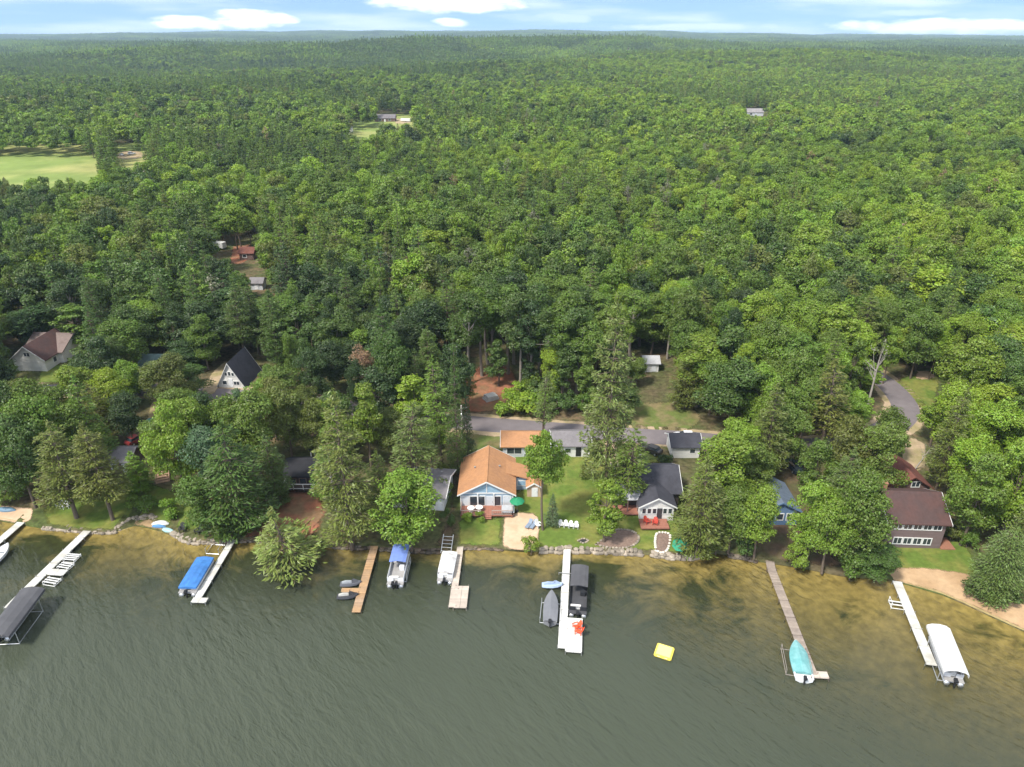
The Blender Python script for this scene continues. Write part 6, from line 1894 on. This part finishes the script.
pontoon((205, 565), (189.5, 591), 2.5, 'pontoon boat under a bright blue full cover beside a white dock', mat('pale_panel', (.6, .6, .6), .4), SEAT_W, (-.44, .47), BLUE_C, L=7.0)
pontoon((402, 556.5), (395.5, 584), 2.35, 'pontoon boat with blue top over its bow half and open white stern', mat('white_panel', (.7, .71, .73), .4), SEAT_W, None, None, (-.08, .47, BLUE_D), motors=2, L=6.9).__setitem__('category', 'boat')
pontoon((450, 557.5), (445, 581), 2.2, 'white pontoon boat with pale cover moored at the narrow wooden dock', mat('white_panel', (.7, .71, .73), .4), SEAT_W, (-.30, .46), mat('offwhite_cover', (.62, .61, .60), .7, .2, 1.4, second=(.40, .38, .37), second_scale=1.1, second_amt=.7), L=5.9)
pontoon((579.5, 577), (577.5, 614), 2.4, 'black pontoon boat with dark shade top and white stern seats', DKWALL, SEAT_W, None, None, (-.06, .48, DGREY_C), L=8.0)
hull_boat((551.5, 597), (550, 623), 1.9, 'sharp-bowed boat under a fitted grey cover on its lift', mat('grey_hull', (.2, .2, .21), .4), STEEL_GREY, GREY_C, (-.48, .49), L=5.8, z_off=.25)
hull_boat((795.5, 647), (803, 677), 2.3, 'turquoise-covered runabout with white transom beside the long brown dock', mat('white_hull', (.72, .73, .73), .35), mat('white_hull', (.72, .73, .73)), TEAL_C, (-.36, .48), L=6.0, hump=.5)
hull_boat((8.5, 547), (-12, 567), 2.0, 'open white-rimmed boat at the dock by the small west beach', mat('white_hull', (.72, .73, .73), .35), mat('white_hull', (.72, .73, .73)), None, L=5.0)


def boat_lift(bow, stern, width, label, canopy=None, z=2.6, L=None, frame_m=None, name='boat_lift', hgt=None, slats=0, cat='boat lift'):
    c, rz, LL = heading(bow, stern, z if canopy else .3); L = L or LL
    r_ = thing(name, label, cat, (c.x, c.y, 0), rz); fm = frame_m or ALU; hgt = hgt or (z if canopy else .9); e = width / 2
    for x in (-e, e):
        for y in (-L * .33, L * .33):
            b = MB(); b.tube([(x, y, -1.6), (x, y, hgt)], .05, 6); b.build('post', fm, r_)
        b = MB(); b.tube([(x, -L * .33, .12), (x, L * .33, .12)], .05, 6); b.build('beam', fm, r_)
        b = MB(); b.tube([(x, -L * (.33 if not canopy else .46), hgt), (x, L * (.33 if not canopy else .46), hgt)], .04, 6); b.build('rail', fm, r_)
    for y in (-L * .33, L * .33):
        b = MB(); b.tube([(-e, y, .05), (e, y, .05)], .05, 6); b.build('cross_beam', fm, r_)
    for k in range(slats):
        y = -L * .33 + (k + .5) * L * .66 / slats
        b = MB(); b.box((0, y, .42), (width + .3, .16, .07)); b.build('slat', WHITE, r_)
    if canopy:
        w_ = e + .22; y0, y1 = -L / 2, L / 2
        def sec(y, q=1.0):
            out = [(-w_, z - .38), (-w_, z + .02), (-w_ * .62, z + .33), (0, z + .46), (w_ * .62, z + .33), (w_, z + .02), (w_, z - .38), (w_ - .03, z - .38), (w_ - .04, z), (w_ * .6, z + .29), (0, z + .42), (-w_ * .6, z + .29), (-w_ + .04, z), (-w_ + .03, z - .38)]
            return [(x, y, zz_) for x, zz_ in out]
        b = MB(); n = 7; b.rings([sec(y0 + (y1 - y0) * k / n) for k in range(n + 1)], cap=False)
        for y in (y0, y1):
            i0 = len(b.v); b.v += sec(y)
            for k in range(6): b.f.append((i0 + k, i0 + k + 1, i0 + 12 - k, i0 + 13 - k)); b.m.append(0)
        b.build('canopy', canopy, r_)
    return r_


boat_lift((30.5, 592), (-2, 634), 2.7, 'boat lift with long dark grey canopy at the end of a white dock', DGREY_C, 2.7, 8.6)
pontoon((29, 604), (1, 641), 2.3, 'white boat parked beneath the dark grey canopy', mat('white_panel', (.7, .71, .73), .4), SEAT_T, L=6.6, z_off=.3)
boat_lift((940, 631), (955, 669), 2.25, 'boat lift with white canopy near the sandy beach dock', WHITE_C, 2.75, 7.6)
pontoon((938, 645), (951, 679), 2.2, 'pontoon boat parked beneath the white canopy', mat('pale_panel', (.6, .6, .6), .4), SEAT_W, L=7.4, z_off=.25)
boat_lift((551.5, 600), (549.5, 624), 2.6, 'low metal lift cradle under the grey-covered boat', None, L=5.6)
boat_lift((401.5, 560), (397, 580), 2.7, 'low metal lift cradle around the blue-topped pontoon boat', None, L=6.6)
boat_lift((407, 549), (402, 557), 1.6, 'small empty lift frame by the shore above the blue-topped boat', None, L=2.6, hgt=1.2)
boat_lift((219, 543), (212, 553), 2.0, 'empty metal lift frame close to shore beside a white dock', None, L=3.2, hgt=1.0)
boat_lift((895, 600), (898, 608), 1.6, 'small empty white lift frame beside the sandy beach dock', None, L=2.0, frame_m=WHITE, slats=2)
boat_lift((793, 648), (799, 676), 2.9, 'low lift cradle around the turquoise-covered runabout', None, L=6.2, frame_m=BARK_GREY)
boat_lift((76, 553.5), (68, 561.5), 1.7, 'white slatted lift cradle nearest shore along a long white dock', None, L=2.4, frame_m=WHITE, slats=4, hgt=.45)
boat_lift((69, 563), (62, 569), 1.7, 'white slatted lift cradle between shore cradle and side platform', None, L=2.0, frame_m=WHITE, slats=3, hgt=.45)
boat_lift((56, 577.5), (48, 584.5), 1.9, 'white slatted lift cradle just lakeward of the side platform', None, L=2.0, frame_m=WHITE, slats=3, hgt=.45)


def jetski(bow, stern, label, m, seatm, z_off=.12):
    c, rz, L = heading(bow, stern); r_ = thing('jet_ski', label, 'jet ski', (c.x, c.y, z_off), rz); L = 3.0
    sec = [(0, .45, .05, .42), (.2, .56, .0, .48), (.5, .58, .0, .52), (.75, .48, .06, .58), (.92, .25, .2, .6), (1.0, .05, .4, .58)]
    b = MB(); b.rings([[(-w_ * .6, -L / 2 + f * L, z0), (w_ * .6, -L / 2 + f * L, z0), (w_, -L / 2 + f * L, z0 + .22), (w_ * .8, -L / 2 + f * L, z1), (-w_ * .8, -L / 2 + f * L, z1), (-w_, -L / 2 + f * L, z0 + .22)] for f, w_, z0, z1 in sec]); b.build('hull', m, r_, bevel=.02)
    b = MB(); b.rings([[(-.2, y, .46), (.2, y, .46), (.15, y, z), (-.15, y, z)] for y, z in [(-1.25, .66), (-.7, .84), (-.1, .80), (.15, .74)]]); b.build('seat', seatm, r_, bevel=.03)
    b = MB(); b.rings([[(-.3, y, .5), (.3, y, .5), (.2, y, z), (-.2, y, z)] for y, z in [(.18, .92), (.45, .98), (1.0, .66)]]); b.build('cowl', m, r_, bevel=.02)
    b = MB(); b.tube([(-.38, .22, 1.05), (0, .34, 1.02), (.38, .22, 1.05)], .03, 6); b.build('handlebar', BLACK, r_)


jetski((359, 583.5), (343, 584.5), 'dark grey jet ski on the shore side of the brown dock finger', mat('jet_grey', (.10, .105, .12), .35), mat('seat_grey', (.30, .32, .34), .6))
jetski((356, 596), (340, 597), 'black and silver jet ski on the lake side of the brown dock finger', mat('jet_black', (.05, .05, .055), .35), mat('seat_silver', (.42, .41, .38), .6))
jetski((561, 586.5), (544, 586.5), 'pale blue jet ski lying crosswise beside the bright white dock', mat('jet_blue', (.36, .45, .62), .4), mat('seat_blue', (.30, .38, .55), .6), .3)
p = wat(664, 653); rf = thing('swim_raft', 'yellow square swim raft floating alone on open water', 'raft', (p.x, p.y, 0), math.radians(-24))
b = MB(); b.box((0, 0, .20), (2.2, 2.2, .38)); b.build('float', mat('yellow_vinyl', (.74, .60, .10), .5, .04, 2), rf, bevel=.12)
b = MB(); b.box((0, 0, .40), (1.75, 1.75, .05)); b.build('top_pad', mat('pale_yellow_vinyl', (.78, .69, .24), .55, .05, 3), rf, bevel=.02)
for sg in (-1, 1):
    b = MB(); b.tube([(sg * .6, -1.08, .3), (sg * .6, -1.2, .42), (sg * .3, -1.2, .42), (sg * .3, -1.08, .3)], .03, 5); b.build('handle', WHITE, rf)


def upturned(px, py, rz, L, wd_, label, m, name='dinghy', dz=.05):
    p = at(px, py, dz); r_ = thing(name, label, 'boat', p, rz); n = 11; rg = []
    for k in range(n):
        f = k / (n - 1); w_ = max(.03, wd_ / 2 * math.sin(math.pi * min(.97, max(.03, f))) ** .6); y = -L / 2 + L * f; hh = .12 + .36 * math.sin(math.pi * f) ** .7
        rg.append([(-w_, y, 0), (-w_ * .96, y, hh * .55), (-w_ * .4, y, hh), (w_ * .4, y, hh), (w_ * .96, y, hh * .55), (w_, y, 0)])
    b = MB(); b.rings(rg); b.build('hull', m, r_)
    b = MB(); b.rings([[(-.03, y, z - .06), (.03, y, z - .06), (.03, y, z), (-.03, y, z)] for y, z in [(-L * .4, .40), (0, .53), (L * .4, .40)]]); b.build('keel', m, r_)


upturned(160.5, 524, math.pi / 2, 2.7, 1.35, 'white oval dinghy lying upturned on the cove beach', WHITE)
upturned(168.5, 531, 1.25, 2.4, .8, 'pale turquoise kayak drawn up beside the white dinghy', mat('pale_turquoise', (.32, .52, .55), .5), 'kayak')
upturned(159, 527, 1.5, 2.3, .5, 'slim blue kayak lying just below the white dinghy', mat('mid_blue', (.10, .24, .45), .5), 'kayak', .02)
upturned(6, 510, 1.5, 3.4, 1.1, 'blue-grey upturned rowing boat at the back of the small west beach', mat('slate_blue', (.13, .22, .30), .5), 'rowing_boat')
p = at(446, 549); rk = thing('dock_rack', 'white ladder-like rack leaning on the bank above the white pontoon boat', 'rack', (p.x, p.y - .6, .3), -.1)
for x in (-.75, .75):
    b = MB(); b.tube([(x, 0, 0), (x, 2.6, 1.5)], .06, 6); b.build('rail', ALU, rk)
for k in range(5):
    b = MB(); b.tube([(-.75, .3 + k * .5, .17 + k * .29), (.75, .3 + k * .5, .17 + k * .29)], .04, 6); b.build('rung', ALU, rk)
# ------------------------------------------------------------------ haze and output settings
HAZE_ON = True
if HAZE_ON:
    hz = MB().box((0, 5300, 56), (26000, 11200, 124))
    hm = bpy.data.materials.new('haze'); hm.use_nodes = True
    tt = NT(hm); nt = hm.node_tree; nt.nodes.remove(nt.nodes['Principled BSDF'])
    pv = tt.n('ShaderNodeVolumePrincipled'); pv.inputs['Color'].default_value = (.62, .82, 1, 1); pv.inputs['Density'].default_value = 8e-5
    tt.l(pv.outputs[0], nt.nodes['Material Output'].inputs['Volume'])
    tag(hz.build('haze', hm), kind='stuff')
scene.cycles.use_denoising = True
scene.cycles.max_bounces = 6
scene.cycles.transparent_max_bounces = 8
scene.cycles.volume_bounces = 0
scene.cycles.diffuse_bounces = 4
scene.cycles.glossy_bounces = 2
scene.cycles.transmission_bounces = 2
vs = scene.view_settings
scene.display_settings.display_device = 'sRGB'
vs.view_transform = 'Standard'; vs.look = 'None'; vs.exposure = 0.95; vs.gamma = 1.0; vs.use_curve_mapping = False
